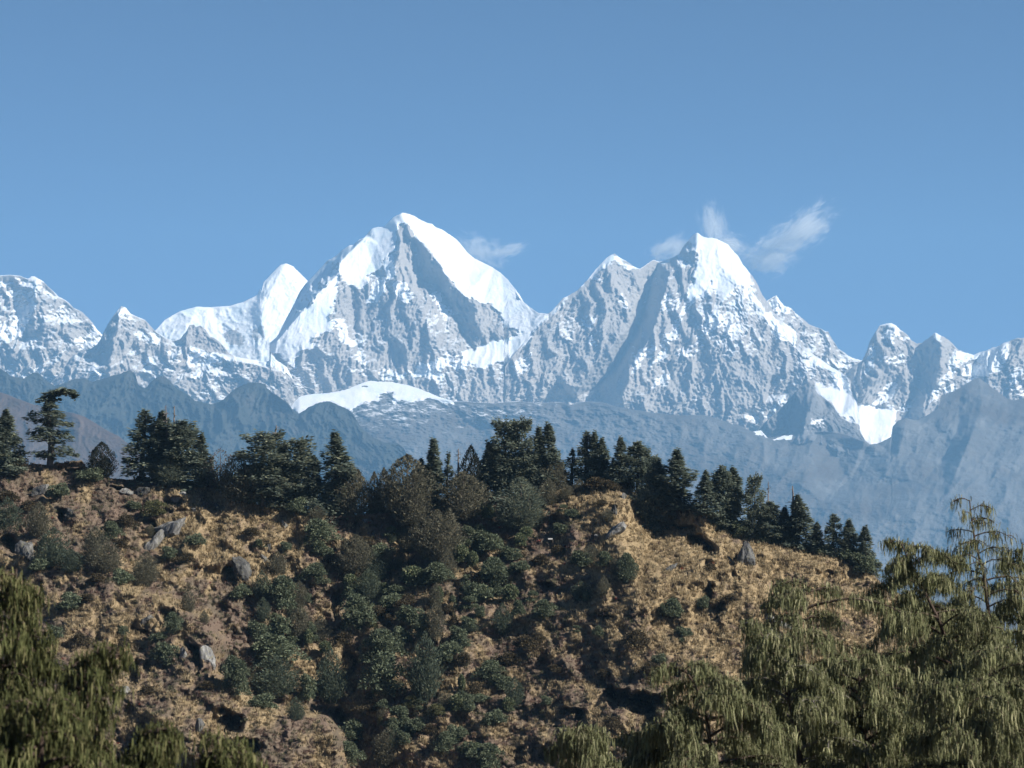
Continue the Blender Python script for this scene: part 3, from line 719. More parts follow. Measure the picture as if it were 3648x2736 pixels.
linesh = [
    S('I', (0, 0, -80), (450, 150, -120), (900, 212, -150), (1250, 290, -190), (1480, 420, -220), (1640, 520, -240), (1712, 650, -250), (1690, 880, -250), (1800, 950, -250), (1920, 1080, -250), (2030, 1180, -250)) + S('J', (450, 1250, -240), (800, 1280, -230), (900, 1400, -230), (935, 1659, -220)),
    S('I', (1000, 170, -60), (1330, 240, -60), (1570, 370, -30), (1730, 470, 0), (1830, 640, 30), (1800, 860, 40), (1950, 930, 60)) + S('J', (260, 1080, 70), (480, 1190, 90), (830, 1230, 110), (960, 1370, 120), (1000, 1659, 120)),
    S('I', (0, 700, -160), (500, 800, -220), (1000, 1100, -270), (1500, 1400, -300), (1900, 1659, -300)),
    S('I', (600, 500, -160), (1100, 700, -200), (1500, 1000, -250)),
    S('F', (900, 900, 60), (1000, 1200, 70), (850, 1400, 60)), S('F', (1300, 950, 40), (1450, 1150, 90)),
    S('J', (700, 800, 110), (850, 1050, 130), (950, 1280, 140), (1080, 1500, 140)),
    S('J', (1250, 600, 40), (1300, 1000, 30), (1300, 1400, 60)), S('J', (1700, 300, 20), (1750, 800, -10), (1800, 1300, 0)),
    S('G', (1500, 740, -60), (1480, 950, -110), (1500, 1250, -150)) + S('K', (1500, 250, -180), (1420, 600, -150), (1250, 900, -90)),
    S('K', (350, 300, 20), (500, 800, 0), (600, 1300, -20), (700, 1650, -40)),
    S('K', (900, 200, -40), (900, 600, -60), (900, 1000, -60)),
    S('K', (1550, 1300, -190), (1400, 1260, -180), (1250, 1300, -140)), S('K', (1630, 1450, -180), (1500, 1600, -140)),
    S('H', (420, 700, -60), (480, 900, -70), (560, 1150, -120)), S('H', (760, 960, -70), (760, 1200, -110), (800, 1450, -140)),
    S('H', (1250, 1050, -60), (1200, 1300, -90)), S('H', (1000, 1000, -40), (960, 1180, -60)), S('L', (1000, 700, -40), (1300, 1100, -60), (1500, 1500, -80)),
]
PITS = [('H', 390, 920, 125, 78, 150), ('H', 285, 810, 85, 42, 70), ('H', 450, 1270, 55, 100, 120), ('H', 520, 1400, 60, 70, 70), ('H', 1010, 1330, 80, 110, 120), ('H', 1490, 1060, 62, 38, 80), ('H', 640, 1090, 40, 80, 60), ('H', 1330, 1140, 70, 40, 60), ('H', 880, 1470, 100, 60, 70),
        ('K', 1420, 1130, 270, 105, 260), ('K', 1590, 1320, 75, 170, 170), ('K', 970, 1200, 90, 45, 90), ('K', 1260, 1080, 55, 90, 110), ('K', 735, 210, 75, 48, 70), ('K', 540, 1500, 58, 48, 70), ('K', 760, 1520, 48, 38, 60), ('K', 1350, 1430, 170, 40, 130), ('K', 1240, 710, 60, 30, 45), ('K', 1250, 450, 90, 35, 45),
        ('I', 1780, 1300, 140, 85, 170), ('I', 1560, 770, 58, 105, 140), ('I', 1040, 920, 80, 100, 100), ('I', 1390, 470, 75, 75, 80), ('I', 1960, 1510, 150, 100, 170), ('I', 660, 900, 90, 35, 70), ('I', 1100, 560, 60, 40, 50), ('I', 800, 960, 60, 40, 50),
        ('J', 880, 1270, 110, 70, 90), ('J', 950, 900, 120, 200, 60), ('J', 900, 330, 60, 110, 60),
        ('E', 510, 1160, 95, 65, 100), ('E', 1470, 1040, 95, 55, 90), ('E', 940, 1290, 80, 85, 70), ('E', 80, 1450, 100, 100, 100), ('E', 1000, 930, 80, 28, 50), ('E', 620, 800, 80, 36, 50), ('E', 400, 980, 70, 45, 60), ('E', 1290, 1280, 60, 80, 60),
        ('F', 70, 1310, 65, 90, 100), ('F', 1430, 1080, 170, 110, 70), ('G', 1430, 880, 45, 35, 50), ('G', 2100, 1200, 70, 60, 40)]


def hill_noise(PX, PY, t):
    wx = PX + 22 * fbm(PX, PY, 90, 3, 71); wy = PY + 22 * fbm(PX, PY, 90, 3, 72)
    r = -48 * (ridged(wx, wy, 260, 3, 60, 0.55, 1.1) - 1) + 34 * fbm(wx, wy, 80, 3, 63, 0.6) - 13 * np.abs(fbm(PX, PY, 34, 2, 67, 0.6)) * 2
    for reg, cx, cy, rx, ry, d in PITS:
        ox, oy, s = REG[reg]
        gx = (wx - (ox + cx * s)) / (rx * s); gy = (wy - (oy + cy * s)) / (ry * s)
        rho = np.sqrt(gx * gx + gy * gy)
        r = r + 1.45 * d * sstep(1.2, 0.6, rho) * np.clip(0.55 + 0.65 * gx - 0.45 * gy, 0.0, 1.3) - 0.2 * d * np.exp(-((rho - 1.3) / 0.25) ** 2) * (gx - 0.5 * gy > 0)
    return r * sstep(0, 0.02, t + 0 * r)


linesh = [[(p[0], p[1], p[2] * HR) for p in l] for l in linesh]
hill = Relief('hillside', skyh, footh, 325, 1.55, linesh, step=3.4, rstep=3.4, jag=5, smooth=8, noise=hill_noise, ground=-110, seed=21, back=16, back_slope=0.55)
GOLD = [('G', 1200, 900, .9), ('G', 1450, 850, .9), ('G', 1550, 720, .8), ('G', 1150, 760, .8), ('G', 1500, 1250, .95), ('G', 1800, 1200, .95), ('G', 2000, 1400, .9), ('G', 1100, 1150, .25), ('G', 900, 950, .3), ('G', 850, 1200, .15), ('G', 700, 1350, .3), ('G', 400, 820, .3), ('G', 1250, 1500, .5), ('G', 1330, 1450, .7),
        ('H', 200, 1000, .9), ('H', 350, 700, .6), ('H', 420, 640, .75), ('H', 650, 900, .55), ('H', 900, 1000, .75), ('H', 1150, 1050, .75), ('H', 1400, 1050, .7), ('H', 300, 1150, .8), ('H', 700, 1250, .75), ('H', 850, 1400, .6), ('H', 250, 1400, .7), ('H', 1100, 1200, .65), ('H', 500, 720, .55),
        ('K', 1500, 200, .75), ('K', 1800, 300, .85), ('K', 1700, 600, .65), ('K', 1400, 500, .5), ('K', 1200, 400, .55), ('K', 1000, 300, .5), ('K', 700, 300, .3), ('K', 600, 60, .35), ('K', 300, 500, .35), ('K', 800, 600, .45), ('K', 900, 900, .25), ('K', 600, 1100, .3), ('K', 800, 1300, .45), ('K', 600, 1400, .4), ('K', 300, 700, .35), ('K', 1300, 900, .4), ('K', 1450, 1270, .45), ('K', 1150, 1280, .5), ('K', 1700, 900, .5), ('K', 100, 900, .5),
        ('F', 150, 700, .85), ('F', 350, 830, .85), ('F', 600, 850, .85), ('F', 100, 870, .45), ('F', 450, 1000, .7), ('F', 550, 1050, .7), ('F', 200, 1150, .7), ('F', 100, 1180, .6), ('F', 700, 1200, .45), ('F', 1000, 950, .5), ('F', 1200, 850, .15), ('F', 1000, 860, .15), ('F', 800, 1450, .3), ('F', 300, 950, .5), ('F', 1900, 1300, .55), ('F', 2100, 750, .2),
        ('E', 200, 760, .05), ('E', 500, 740, .1), ('E', 400, 850, .45), ('E', 700, 980, .35), ('E', 900, 1050, .05), ('E', 1000, 1150, .1), ('E', 300, 1000, .15), ('E', 1200, 1080, .25), ('E', 1700, 1000, .6), ('E', 1650, 1250, .85), ('E', 1800, 1500, .85), ('E', 1500, 1600, .5), ('E', 650, 1330, .4), ('E', 1100, 1450, .3), ('E', 100, 900, .1), ('E', 600, 1430, .2), ('E', 1050, 900, .2), ('E', 400, 1560, .3), ('E', 2050, 1180, .55),
        ('I', 100, 30, .5), ('I', 400, 130, .45), ('I', 1000, 240, .75), ('I', 800, 300, .3), ('I', 600, 400, .6), ('I', 900, 500, .65), ('I', 1300, 350, .55), ('I', 1050, 600, .75), ('I', 1400, 80, .5), ('I', 1500, 200, .2), ('I', 1800, 450, .1), ('I', 1850, 650, .15), ('I', 1900, 750, .25), ('I', 1500, 950, .45), ('I', 1300, 1150, .5), ('I', 1700, 1150, .55), ('I', 1600, 1050, .3), ('I', 2000, 1250, .6), ('I', 600, 1000, .3), ('I', 1350, 800, .3), ('I', 700, 1100, .3),
        ('J', 350, 1200, .65), ('J', 500, 1350, .25), ('J', 600, 1550, .3), ('J', 400, 1500, .15), ('J', 800, 1600, .6), ('J', 650, 830, .75), ('J', 550, 1020, .5), ('J', 750, 330, .3), ('J', 720, 250, .45), ('J', 1450, 870, .5), ('J', 1950, 950, .6), ('J', 1250, 1250, .45), ('J', 1500, 1450, .45), ('J', 1900, 120, .6), ('J', 1700, 1150, .45), ('J', 1600, 1300, .3), ('J', 1900, 600, .4), ('J', 1400, 1640, .5)]
_gp = np.array([(REG[g[0]][0] + g[1] * REG[g[0]][2], REG[g[0]][1] + g[2] * REG[g[0]][2]) for g in GOLD]); _gv = np.array([g[3] for g in GOLD])


def goldness(px, py):
    """how much tall yellow grass, against brown heath, grows at a place on the hillside"""
    px = np.asarray(px, float); py = np.asarray(py, float)
    num = 0.5 * 0.00002; den = np.full(px.shape, 0.00002)
    num = np.full(px.shape, num)
    for (x, y), v in zip(_gp, _gv):
        w = 1 / ((px - x) ** 2 + (py - y) ** 2 + 400) ** 1.5 * 1e4
        num += w * v; den += w
    return sstep(0.22, 0.74, num / den + 0.40 * fbm(px, py, 70, 5, 81, 0.62))


def mixc(a, b, t):
    return np.asarray(a) * (1 - t[..., None]) + np.asarray(b) * t[..., None]


C_GOLD, C_STRAW, C_BROWN, C_RUST, C_OLIVE, C_SOIL = (0.325, 0.256, 0.156), (0.49, 0.408, 0.265), (0.165, 0.126, 0.102), (0.175, 0.115, 0.092), (0.128, 0.126, 0.076), (0.135, 0.113, 0.088)
hg = goldness(hill.PX, hill.PY)
hc = mixc(mixc(C_BROWN, C_SOIL, np.clip(0.5 + fbm(hill.PX, hill.PY, 50, 4, 82), 0, 1)), C_GOLD, hg * 0.85)


def hill_mat():
    m, nt, b = new_mat('heath_ground')
    c = N(nt, 'Attribute', attribute_name='tint').outputs['Color']
    v = coords_n(nt)
    n = noise_n(nt, 2.2, 8, 0.75, v)
    g = mix_n(nt, ramp_n(nt, n, [(0.3, (0, 0, 0)), (0.7, (1, 1, 1))]), (0.6, 0.58, 0.56), (1.35, 1.32, 1.28))
    mul = N(nt, 'Mix', data_type='RGBA', blend_type='MULTIPLY', ins={0: 1.0, 6: c, 7: g}).outputs[2]
    nt.links.new(mul, b.inputs['Base Color'])
    b.inputs['Roughness'].default_value = 1.0
    b.inputs['Specular IOR Level'].default_value = 0.0
    nt.links.new(N(nt, 'Bump', ins={'Distance': 0.35, 'Height': n}).outputs[0], b.inputs['Normal'])
    return m


hill.build(hill_mat(), cols=hc)


def leaf_mat(name, rough=0.7, trans=0.25, spec=0.15):
    """leaves and stalks coloured by their own tint, a little light passing through"""
    m, nt, b = new_mat(name)
    c = N(nt, 'Attribute', attribute_name='tint').outputs['Color']
    nt.links.new(c, b.inputs['Base Color'])
    b.inputs['Roughness'].default_value = rough
    b.inputs['Specular IOR Level'].default_value = spec
    if trans:
        tr = N(nt, 'BsdfTranslucent', ins={0: c})
        mx = N(nt, 'MixShader', ins={0: trans, 1: b.outputs[0], 2: tr.outputs[0]})
        nt.links.new(mx.outputs[0], nt.nodes['Material Output'].inputs['Surface'])
    return m


def blades(P, n, h, spread, wid, rng, col, lean=0.6, up=1.0):
    """n bent blades on each root point; three points wide at the foot, drawn out to the tip"""
    k = len(P)
    P = np.repeat(P, n, 0); h = np.repeat(h, n) * rng.uniform(0.55, 1.15, k * n)
    az = rng.uniform(0, 2 * np.pi, k * n); ln = rng.uniform(0.05, 1.0, k * n) * lean
    d = np.stack([np.cos(az), np.sin(az), 0 * az], 1)
    root = P + d * (np.repeat(spread, n) * rng.uniform(0, 1, k * n))[:, None]
    root[:, 2] -= 0.08
    az2 = az + rng.normal(0, 0.9, k * n)
    s = np.stack([-np.sin(az2), np.cos(az2), 0 * az], 1) * (np.repeat(wid, n) * rng.uniform(0.6, 1.3, k * n))[:, None]
    mid = root + d * (h * ln * 0.35)[:, None]; mid[:, 2] += h * 0.62 * up
    tip = root + d * (h * ln)[:, None]; tip[:, 2] += h * (1.0 - 0.45 * ln) * up
    V = np.stack([root - s * 0.7, root + s * 0.7, mid + s, mid - s, tip], 1).reshape(-1, 3)
    b = np.arange(k * n)[:, None] * 5
    F = np.concatenate([b + np.array([[0, 1, 2]]), b + np.array([[0, 2, 3]]), b + np.array([[3, 2, 4]])], 0)
    c = np.repeat(np.repeat(col, n, 0) * rng.uniform(0.7, 1.25, (k * n, 1)), 5, 0)
    return V, F, np.clip(c, 0, 0.8)


def hill_points(n, rng, accept):
    """random roots spread evenly over the hillside as it lies"""
    nr, nc = hill.PX.shape
    i = rng.randint(0, nr - 1, n); j = rng.randint(0, nc - 1, n)
    fi = rng.uniform(0, 1, n); fj = rng.uniform(0, 1, n)
    f = lambda A: ((A[i, j].T * (1 - fj) + A[i, j + 1].T * fj) * (1 - fi) + (A[i + 1, j].T * (1 - fj) + A[i + 1, j + 1].T * fj) * fi).T
    px, py, P = f(hill.PX), f(hill.PY), f(hill.P)
    ok = accept(px, py, rng.uniform(0, 1, n)) & (py < 2800) & (px > -300) & (px < 4300)
    return px[ok], py[ok], P[ok]


def grow_grass():
    rng = np.random.RandomState(31)
    px, py, P = hill_points(50000, rng, lambda x, y, u: u < 0.06 + 0.94 * sstep(0.25, 0.62, goldness(x, y)))
    g = goldness(px, py)
    k = len(P)
    col = mixc(C_GOLD, C_STRAW, rng.uniform(0, 1, k)) * rng.uniform(0.75, 1.15, (k, 1))
    V, F, c = blades(P, 12, rng.uniform(0.4, 0.85, k) * (0.6 + 0.5 * g), rng.uniform(0.1, 0.35, k), np.full(k, 0.042), rng, col, 0.9, 0.85)
    o = add_obj('dry_grass', make_mesh('dry_grass', V, F, leaf_mat('dry_grass', 0.9, 0.45, 0.05), cols=c))
    tag(o, 'tall dry golden grass in tussocks covering the sunlit hillside', 'grass', kind='stuff')
    px, py, P = hill_points(44000, rng, lambda x, y, u: u < 0.12 + 0.88 * sstep(0.62, 0.3, goldness(x, y)))
    k = len(P)
    pick = fbm(px, py, 45, 4, 83, 0.7) + rng.normal(0, 0.22, k)
    col = mixc(C_BROWN, C_RUST, sstep(0.1, 0.5, pick)); col = mixc(col, C_OLIVE, sstep(-0.05, -0.4, pick))
    col = np.where(rng.uniform(0, 1, (k, 1)) < 0.004, np.array((0.28, 0.06, 0.045)), col)
    V, F, c = blades(P, 14, rng.uniform(0.22, 0.55, k), rng.uniform(0.15, 0.5, k), np.full(k, 0.036), rng, col, 0.8, 0.9)
    o = add_obj('low_scrub', make_mesh('low_scrub', V, F, leaf_mat('heath_twigs', 0.9, 0.4, 0.05), cols=c))
    tag(o, 'low brown and rust coloured heath covering the hillside between the grass', 'heath', kind='stuff')


grow_grass()

# ------------------------------------------------------------ tree and bush builders
def tube(path, rad, k=5):
    """a tapering round limb along a path"""
    path = np.asarray(path, float); n = len(path)
    t = np.gradient(path, axis=0); t /= np.linalg.norm(t, axis=1)[:, None] + 1e-9
    a = np.cross(t, (0.31, 0.17, 0.93)); bad = np.linalg.norm(a, axis=1) < 0.15
    a[bad] = np.cross(t[bad], (1.0, 0.1, 0.0)); a /= np.linalg.norm(a, axis=1)[:, None]
    b = np.cross(t, a)
    th = np.arange(k) * 2 * np.pi / k
    V = (path[:, None] + (np.cos(th)[None, :, None] * a[:, None] + np.sin(th)[None, :, None] * b[:, None]) * np.asarray(rad, float).reshape(-1, 1, 1)).reshape(-1, 3)
    F = []
    for i in range(n - 1):
        for j in range(k):
            F.append((i * k + j, i * k + (j + 1) % k, (i + 1) * k + (j + 1) % k, (i + 1) * k + j))
    return V, np.array(F)


class Bag:
    """collects limbs (quads)"""
    def __init__(self):
        self.v, self.f, self.n = [], [], 0

    def add(self, V, F):
        self.v.append(V); self.f.append(F + self.n); self.n += len(V)

    def tube(self, path, rad, k=5):
        self.add(*tube(path, rad, k))

    def mesh(self, name, mat):
        return make_mesh(name, np.concatenate(self.v), np.concatenate(self.f), mat, True)


def quads(c, a, b, col):
    """leaf sprays: centre c, half length vector a, half width vector b, pointed at both ends"""
    V = np.stack([c - a, c + b - a * 0.1, c + a, c - b - a * 0.1], 1).reshape(-1, 3)
    F = np.arange(len(c) * 4).reshape(-1, 4)
    return V, F, np.repeat(col, 4, 0)


def unit(v):
    return v / (np.linalg.norm(v, axis=1)[:, None] + 1e-9)


def bark_mat(name, c1, c2):
    m, nt, b = new_mat(name)
    n = noise_n(nt, 3.0, 6, 0.7, coords_n(nt, (1, 1, 0.25)))
    nt.links.new(ramp_n(nt, n, [(0.35, c1), (0.65, c2)]), b.inputs['Base Color'])
    b.inputs['Roughness'].default_value = 0.95
    nt.links.new(N(nt, 'Bump', ins={'Distance': 0.05, 'Height': n}).outputs[0], b.inputs['Normal'])
    return m


BARK = bark_mat('grey_bark', (0.05, 0.042, 0.036), (0.14, 0.12, 0.105))
DEADWOOD = bark_mat('dead_wood', (0.13, 0.115, 0.105), (0.26, 0.235, 0.22))
FIR_M = leaf_mat('fir_needles', 0.75, 0.38, 0.1)
JUN_M = leaf_mat('juniper_scales', 0.85, 0.35, 0.05)
RHO_M = leaf_mat('leathery_leaves', 0.65, 0.3, 0.12)
C_FIR = ((0.1, 0.124, 0.103), (0.195, 0.23, 0.178), (0.28, 0.29, 0.19))
C_JUN = ((0.1, 0.1, 0.074), (0.185, 0.175, 0.125), (0.235, 0.215, 0.145))
C_RHO = ((0.07, 0.09, 0.058), (0.148, 0.175, 0.112), (0.2, 0.22, 0.135))


def pick(cols, rng, n, hi=0.15):
    u = rng.uniform(0, 1, n)
    c = mixc(cols[0], cols[1], u)
    return np.where(rng.uniform(0, 1, (n, 1)) < hi, np.array(cols[2]) * rng.uniform(0.6, 1, (n, 1)), c)


def fir(seed, R=2.6, shape='cone', cb=0.12, nb=80, droop=0.25, gap=0.25, hi=0.1, trunk_path=None, leaf=0.22, cols=C_FIR, prof=None, jz=0.26):
    """a fir ten metres high: whorled limbs with flat fans of needles on them"""
    rng = np.random.RandomState(seed)
    H = 10.0
    if trunk_path is None:
        zz = np.linspace(0, H, 9)
        trunk_path = np.stack([0.10 * np.sin(zz * 0.5 + seed), 0.10 * np.cos(zz * 0.37 + seed), zz], 1)
    tp = np.asarray(trunk_path, float)
    ts = np.linspace(0, 1, len(tp))
    at = lambda u: np.array([np.interp(u, ts, tp[:, k]) for k in range(3)])
    w = Bag(); w.tube(tp, 0.24 * (1 - ts) ** 0.8 + 0.025, 7)
    C, A, B = [], [], []
    gaps = rng.uniform(0, 2 * np.pi, 5); gh = rng.uniform(cb, 0.85, 5)
    for i in range(nb):
        u = cb + (1 - cb) * ((i + rng.uniform(0, 1)) / nb) ** 0.9 * 0.985
        az = i * 2.4 + rng.normal(0, 0.5)
        if any(abs((az - g + np.pi) % (2 * np.pi) - np.pi) < 0.7 and abs(u - h) < 0.09 for g, h in zip(gaps, gh)) and rng.uniform() < 0.9:
            continue
        if shape == 'cone':
            r = R * ((1 - u) / (1 - cb)) ** 0.75
        elif shape == 'column':
            r = R * min(1.0, 2.2 * (1 - u)) * (0.75 + 0.25 * math.sin(u * 9 + seed))
        elif shape == 'table':
            r = R * min(1.0, 5 * (1 - u) + 0.35) * (0.55 + 0.45 * u)
        else:
            r = R * np.interp(u, *prof)
        r *= rng.uniform(1 - gap * 1.6, 1.12)
        r = max(r, 0.22)
        base = at(u)
        el = (0.45 * (u - 0.45)) + rng.normal(0, 0.12) - droop * 0.4
        d = np.array([math.cos(az) * math.cos(el), math.sin(az) * math.cos(el), math.sin(el)])
        s = np.linspace(0, 1, 5)
        path = base + d * (r * s)[:, None]
        path[:, 2] += -droop * r * s ** 2 * 0.55 + 0.2 * r * s ** 4
        w.tube(path, 0.05 * (1 - s * 0.85) * (0.5 + r / R * 0.7), 3)
        m = int(14 + r * 36)
        q = np.clip(rng.uniform(0.12, 1.03, m) ** 0.75, 0, 1.03)
        p = np.stack([np.interp(q, s, path[:, k]) for k in range(3)], 1)
        lat = np.array([-math.sin(az), math.cos(az), 0])
        fan = 0.5 * r * np.sin(np.clip(q, 0, 1) * np.pi * 0.85 + 0.2)
        off = rng.uniform(-1, 1, m) * fan
        p = p + lat * off[:, None]; p[:, 2] += rng.normal(0.04, jz, m) - np.abs(off) * 0.18
        a = d * rng.uniform(0.5, 1.0, (m, 1)) + lat * (np.sign(off) * rng.uniform(0.2, 0.9, m))[:, None] + rng.normal(0, 0.25, (m, 3))
        a = unit(a)
        b = unit(np.cross(a, np.array([0, 0, 1.0]) + rng.normal(0, 0.55, (m, 3))))
        ln = leaf * rng.uniform(0.7, 1.4, (m, 1))
        C.append(p); A.append(a * ln); B.append(b * ln * 0.42)
    C, A, B = np.concatenate(C), np.concatenate(A), np.concatenate(B)
    V, F, c = quads(C, A, B, pick(cols, rng, len(C), hi) * rng.uniform(0.75, 1.25, (len(C), 1)))
    return w.mesh('trunk', BARK), make_mesh('crown', V, F, FIR_M, cols=c)


def juniper(seed, R=2.6, top=1.0, n=8000, cols=C_JUN, lobes=5, leaf=0.21, mat=None, hi=0.12, flat=0.6):
    """a dense upright juniper ten metres high: several pointed plumes of rising sprays"""
    rng = np.random.RandomState(seed)
    w = Bag()
    C, A, B = [], [], []
    L = [(0, 0, 10.0, R)] + [(R * 0.55 * math.cos(k * 2.3 + seed) * rng.uniform(0.6, 1.1), R * 0.55 * math.sin(k * 2.3 + seed) * rng.uniform(0.6, 1.1), 10 * rng.uniform(0.45, 0.9) * top, R * rng.uniform(0.45, 0.7)) for k in range(lobes)]
    tot = sum(l[2] * l[3] for l in L)
    for lx, ly, lh, lr in L:
        zz = np.linspace(0, 1, 6)
        w.tube(np.stack([lx * zz ** 0.7, ly * zz ** 0.7, lh * 0.95 * zz], 1), 0.16 * (1 - zz) + 0.02, 5)
        m = int(n * lh * lr / tot)
        u = rng.beta(1.3, 1.25, m)
        az = rng.uniform(0, 2 * np.pi, m)
        r = lr * np.sin(np.pi * np.clip(u * 0.86 + 0.14, 0, 1)) ** 0.75 * np.where(u > 0.7, 1.0 - 0.35 * (u - 0.7) / 0.3, 1)
        r = r * (1 + 0.30 * np.sin(az * 3 + u * 11 + seed) * np.sin(u * 17 + az)) * rng.uniform(0.45, 1.05, m) ** 0.5
        p = np.stack([lx * u ** 0.7 + r * np.cos(az), ly * u ** 0.7 + r * np.sin(az), 0.15 + u * lh], 1)
        a = np.stack([np.cos(az) * flat, np.sin(az) * flat, 1.0 + 0 * az], 1) + rng.normal(0, 0.38, (m, 3))
        a = unit(a); b = unit(np.cross(a, rng.normal(0, 1, (m, 3))))
        ln = leaf * rng.uniform(0.6, 1.4, (m, 1))
        C.append(p); A.append(a * ln); B.append(b * ln * 0.27)
    C, A, B = np.concatenate(C), np.concatenate(A), np.concatenate(B)
    V, F, c = quads(C, A, B, pick(cols, rng, len(C), hi) * rng.uniform(0.82, 1.18, (len(C), 1)))
    return w.mesh('trunk', BARK), make_mesh('crown', V, F, mat or JUN_M, cols=c)


def snag(seed, nb=26, R=0.9):
    """a dead fir ten metres high: bare pole with broken stubs of limbs"""
    rng = np.random.RandomState(seed)
    w = Bag(); zz = np.linspace(0, 1, 10)
    w.tube(np.stack([0.12 * np.sin(zz * 4 + seed), 0.1 * np.cos(zz * 5), 10 * zz], 1), 0.19 * (1 - zz) + 0.035, 6)
    bb = Bag()
    for i in range(nb):
        u = rng.uniform(0.35, 0.99); az = rng.uniform(0, 6.28); r = R * rng.uniform(0.25, 1.0) * (1.15 - u * 0.7)
        s = np.linspace(0, 1, 4); d = np.array([math.cos(az), math.sin(az), rng.uniform(-0.35, 0.25)])
        p = np.array([0.12 * math.sin(u * 4 + seed), 0.1 * math.cos(u * 5), 10 * u]) + d * (r * s)[:, None]
        p[:, 2] += 0.25 * r * s ** 2 * rng.choice([-1, 1])
        bb.tube(p, 0.06 * (1 - s * 0.7), 3)
    bb.tube([(0, 0, 3.0), (0.12 * math.sin(2.8 + seed), 0, 7.0), (0.12 * math.sin(4 + seed), 0.0, 9.9)], [0.05, 0.05, 0.02], 3)
    return w.mesh('trunk', DEADWOOD), bb.mesh('bare_branches', DEADWOOD)


def bush(seed, n=2600, cols=C_RHO, mat=None, leaf=0.155, lobes=9, tall=0.9, hi=0.2, up=0.5):
    """a rounded evergreen bush two metres across, made of leafy mounds"""
    rng = np.random.RandomState(seed)
    C, A, B = [], [], []
    for k in range(lobes):
        az = rng.uniform(0, 6.28); rr = rng.uniform(0, 0.68) if k else 0
        cz = rng.uniform(0.3, 1.15) * tall * (1.15 - rr * 0.8); lr = rng.uniform(0.34, 0.52)
        m = n // lobes
        d = unit(rng.normal(0, 1, (m, 3)))
        d[:, 2] = np.abs(d[:, 2]) * 1.0 - 0.35
        p = np.array([rr * math.cos(az), rr * math.sin(az), cz]) + d * lr * rng.uniform(0.55, 1.08, (m, 1))
        a = unit(d + rng.normal(0, 0.55, (m, 3)) + np.array([0, 0, up - 0.4])); b = unit(np.cross(a, rng.normal(0, 1, (m, 3))))
        ln = leaf * rng.uniform(0.55, 1.25, (m, 1)) * 0.5
        C.append(p); A.append(a * ln); B.append(b * ln * 0.5)
    C, A, B = np.concatenate(C), np.concatenate(A), np.concatenate(B)
    C[:, 2] = np.maximum(C[:, 2], 0.02)
    V, F, c = quads(C, A, B, pick(cols, rng, len(C), hi) * rng.uniform(0.82, 1.18, (len(C), 1)))
    return make_mesh('leaves', V, F, mat or RHO_M, cols=c)


def place(px, py):
    """a spot on the hillside; above its skyline, a little way down the far side"""
    c = np.clip((px - hill.cx[0]) / (hill.cx[-1] - hill.cx[0]) * (len(hill.cx) - 1), 0, len(hill.cx) - 1)
    s = hill.sy[int(round(c))]
    if py < s + 4:
        p = hill.at(px, s + 2).copy()
        p[1] += 1.5; p[2] -= 0.7
        return p
    return hill.at(px, py)


# kinds: mesh pair, half width in metres for a height of ten
KIND = {
    'cone_a': fir(101, 2.4, 'cone', 0.08, 110), 'cone_b': fir(102, 2.6, 'cone', 0.05, 130, 0.3, 0.3), 'cone_c': fir(103, 2.0, 'cone', 0.08, 105, 0.2, 0.3),
    'open': fir(104, 2.7, 'cone', 0.16, 78, 0.15, 0.4), 'spire': fir(105, 1.5, 'cone', 0.08, 90, 0.35, 0.25, leaf=0.28),
    'table': fir(106, 2.9, 'own', 0.18, 105, 0.16, 0.4, hi=0.15, prof=((0, 0.2, 0.45, 0.7, 0.86, 0.95, 1), (0.7, 0.95, 0.9, 0.95, 0.85, 0.6, 0.25))), 'broad': fir(107, 3.0, 'own', 0.06, 140, 0.25, 0.35, prof=((0, 0.3, 0.6, 0.85, 1), (0.9, 1, 0.85, 0.55, 0.15))),
    'column': fir(108, 2.1, 'column', 0.05, 125, 0.3, 0.4), 'sparse': fir(109, 1.9, 'column', 0.3, 40, 0.1, 0.6),
    'jun_a': juniper(201, 2.4), 'jun_b': juniper(202, 2.7, 1.0, 9000, lobes=6, flat=0.5), 'jun_c': juniper(203, 1.4, 0.9, 4500, lobes=3, leaf=0.2),
    'round': juniper(204, 3.0, 1.15, 11000, lobes=7, leaf=0.24, flat=0.55), 'dark_jun': juniper(205, 2.5, 0.95, cols=((0.025, 0.03, 0.026), (0.05, 0.054, 0.042), (0.08, 0.08, 0.055))),
    'green_jun': juniper(206, 3.0, 0.9, 8500, cols=C_FIR, lobes=8, flat=1.3, leaf=0.23, mat=FIR_M, hi=0.25),
    'snag_a': snag(301), 'snag_b': snag(302, 40, 1.3), 'grey': juniper(207, 3.2, 1.0, 2600, cols=((0.10, 0.085, 0.075), (0.17, 0.145, 0.125), (0.2, 0.17, 0.14)), lobes=8, flat=0.8, leaf=0.2),
}
_bt = np.array([(0, 0, 0), (0.1, 0, 2), (0.05, 0, 4), (-0.15, 0, 6), (-0.35, 0, 7.6), (-0.25, 0, 8.7), (0.25, 0, 9.5), (0.9, 0.0, 9.85), (1.5, 0, 9.7), (1.95, 0.0, 9.0)], float)
KIND['bent'] = fir(110, 2.3, 'own', 0.06, 110, 0.35, 0.5, trunk_path=_bt, prof=((0, 0.22, 0.45, 0.6, 0.75, 1), (0.95, 1.0, 0.62, 0.36, 0.28, 0.16)), jz=0.18)
HALF = {}
for k, (a, b) in KIND.items():
    co = np.zeros(len(b.vertices) * 3, np.float32); b.vertices.foreach_get('co', co); co = co.reshape(-1, 3)
    HALF[k] = float(np.percentile(np.abs(co[:, :1]), 97))

_rt = random.Random(5)


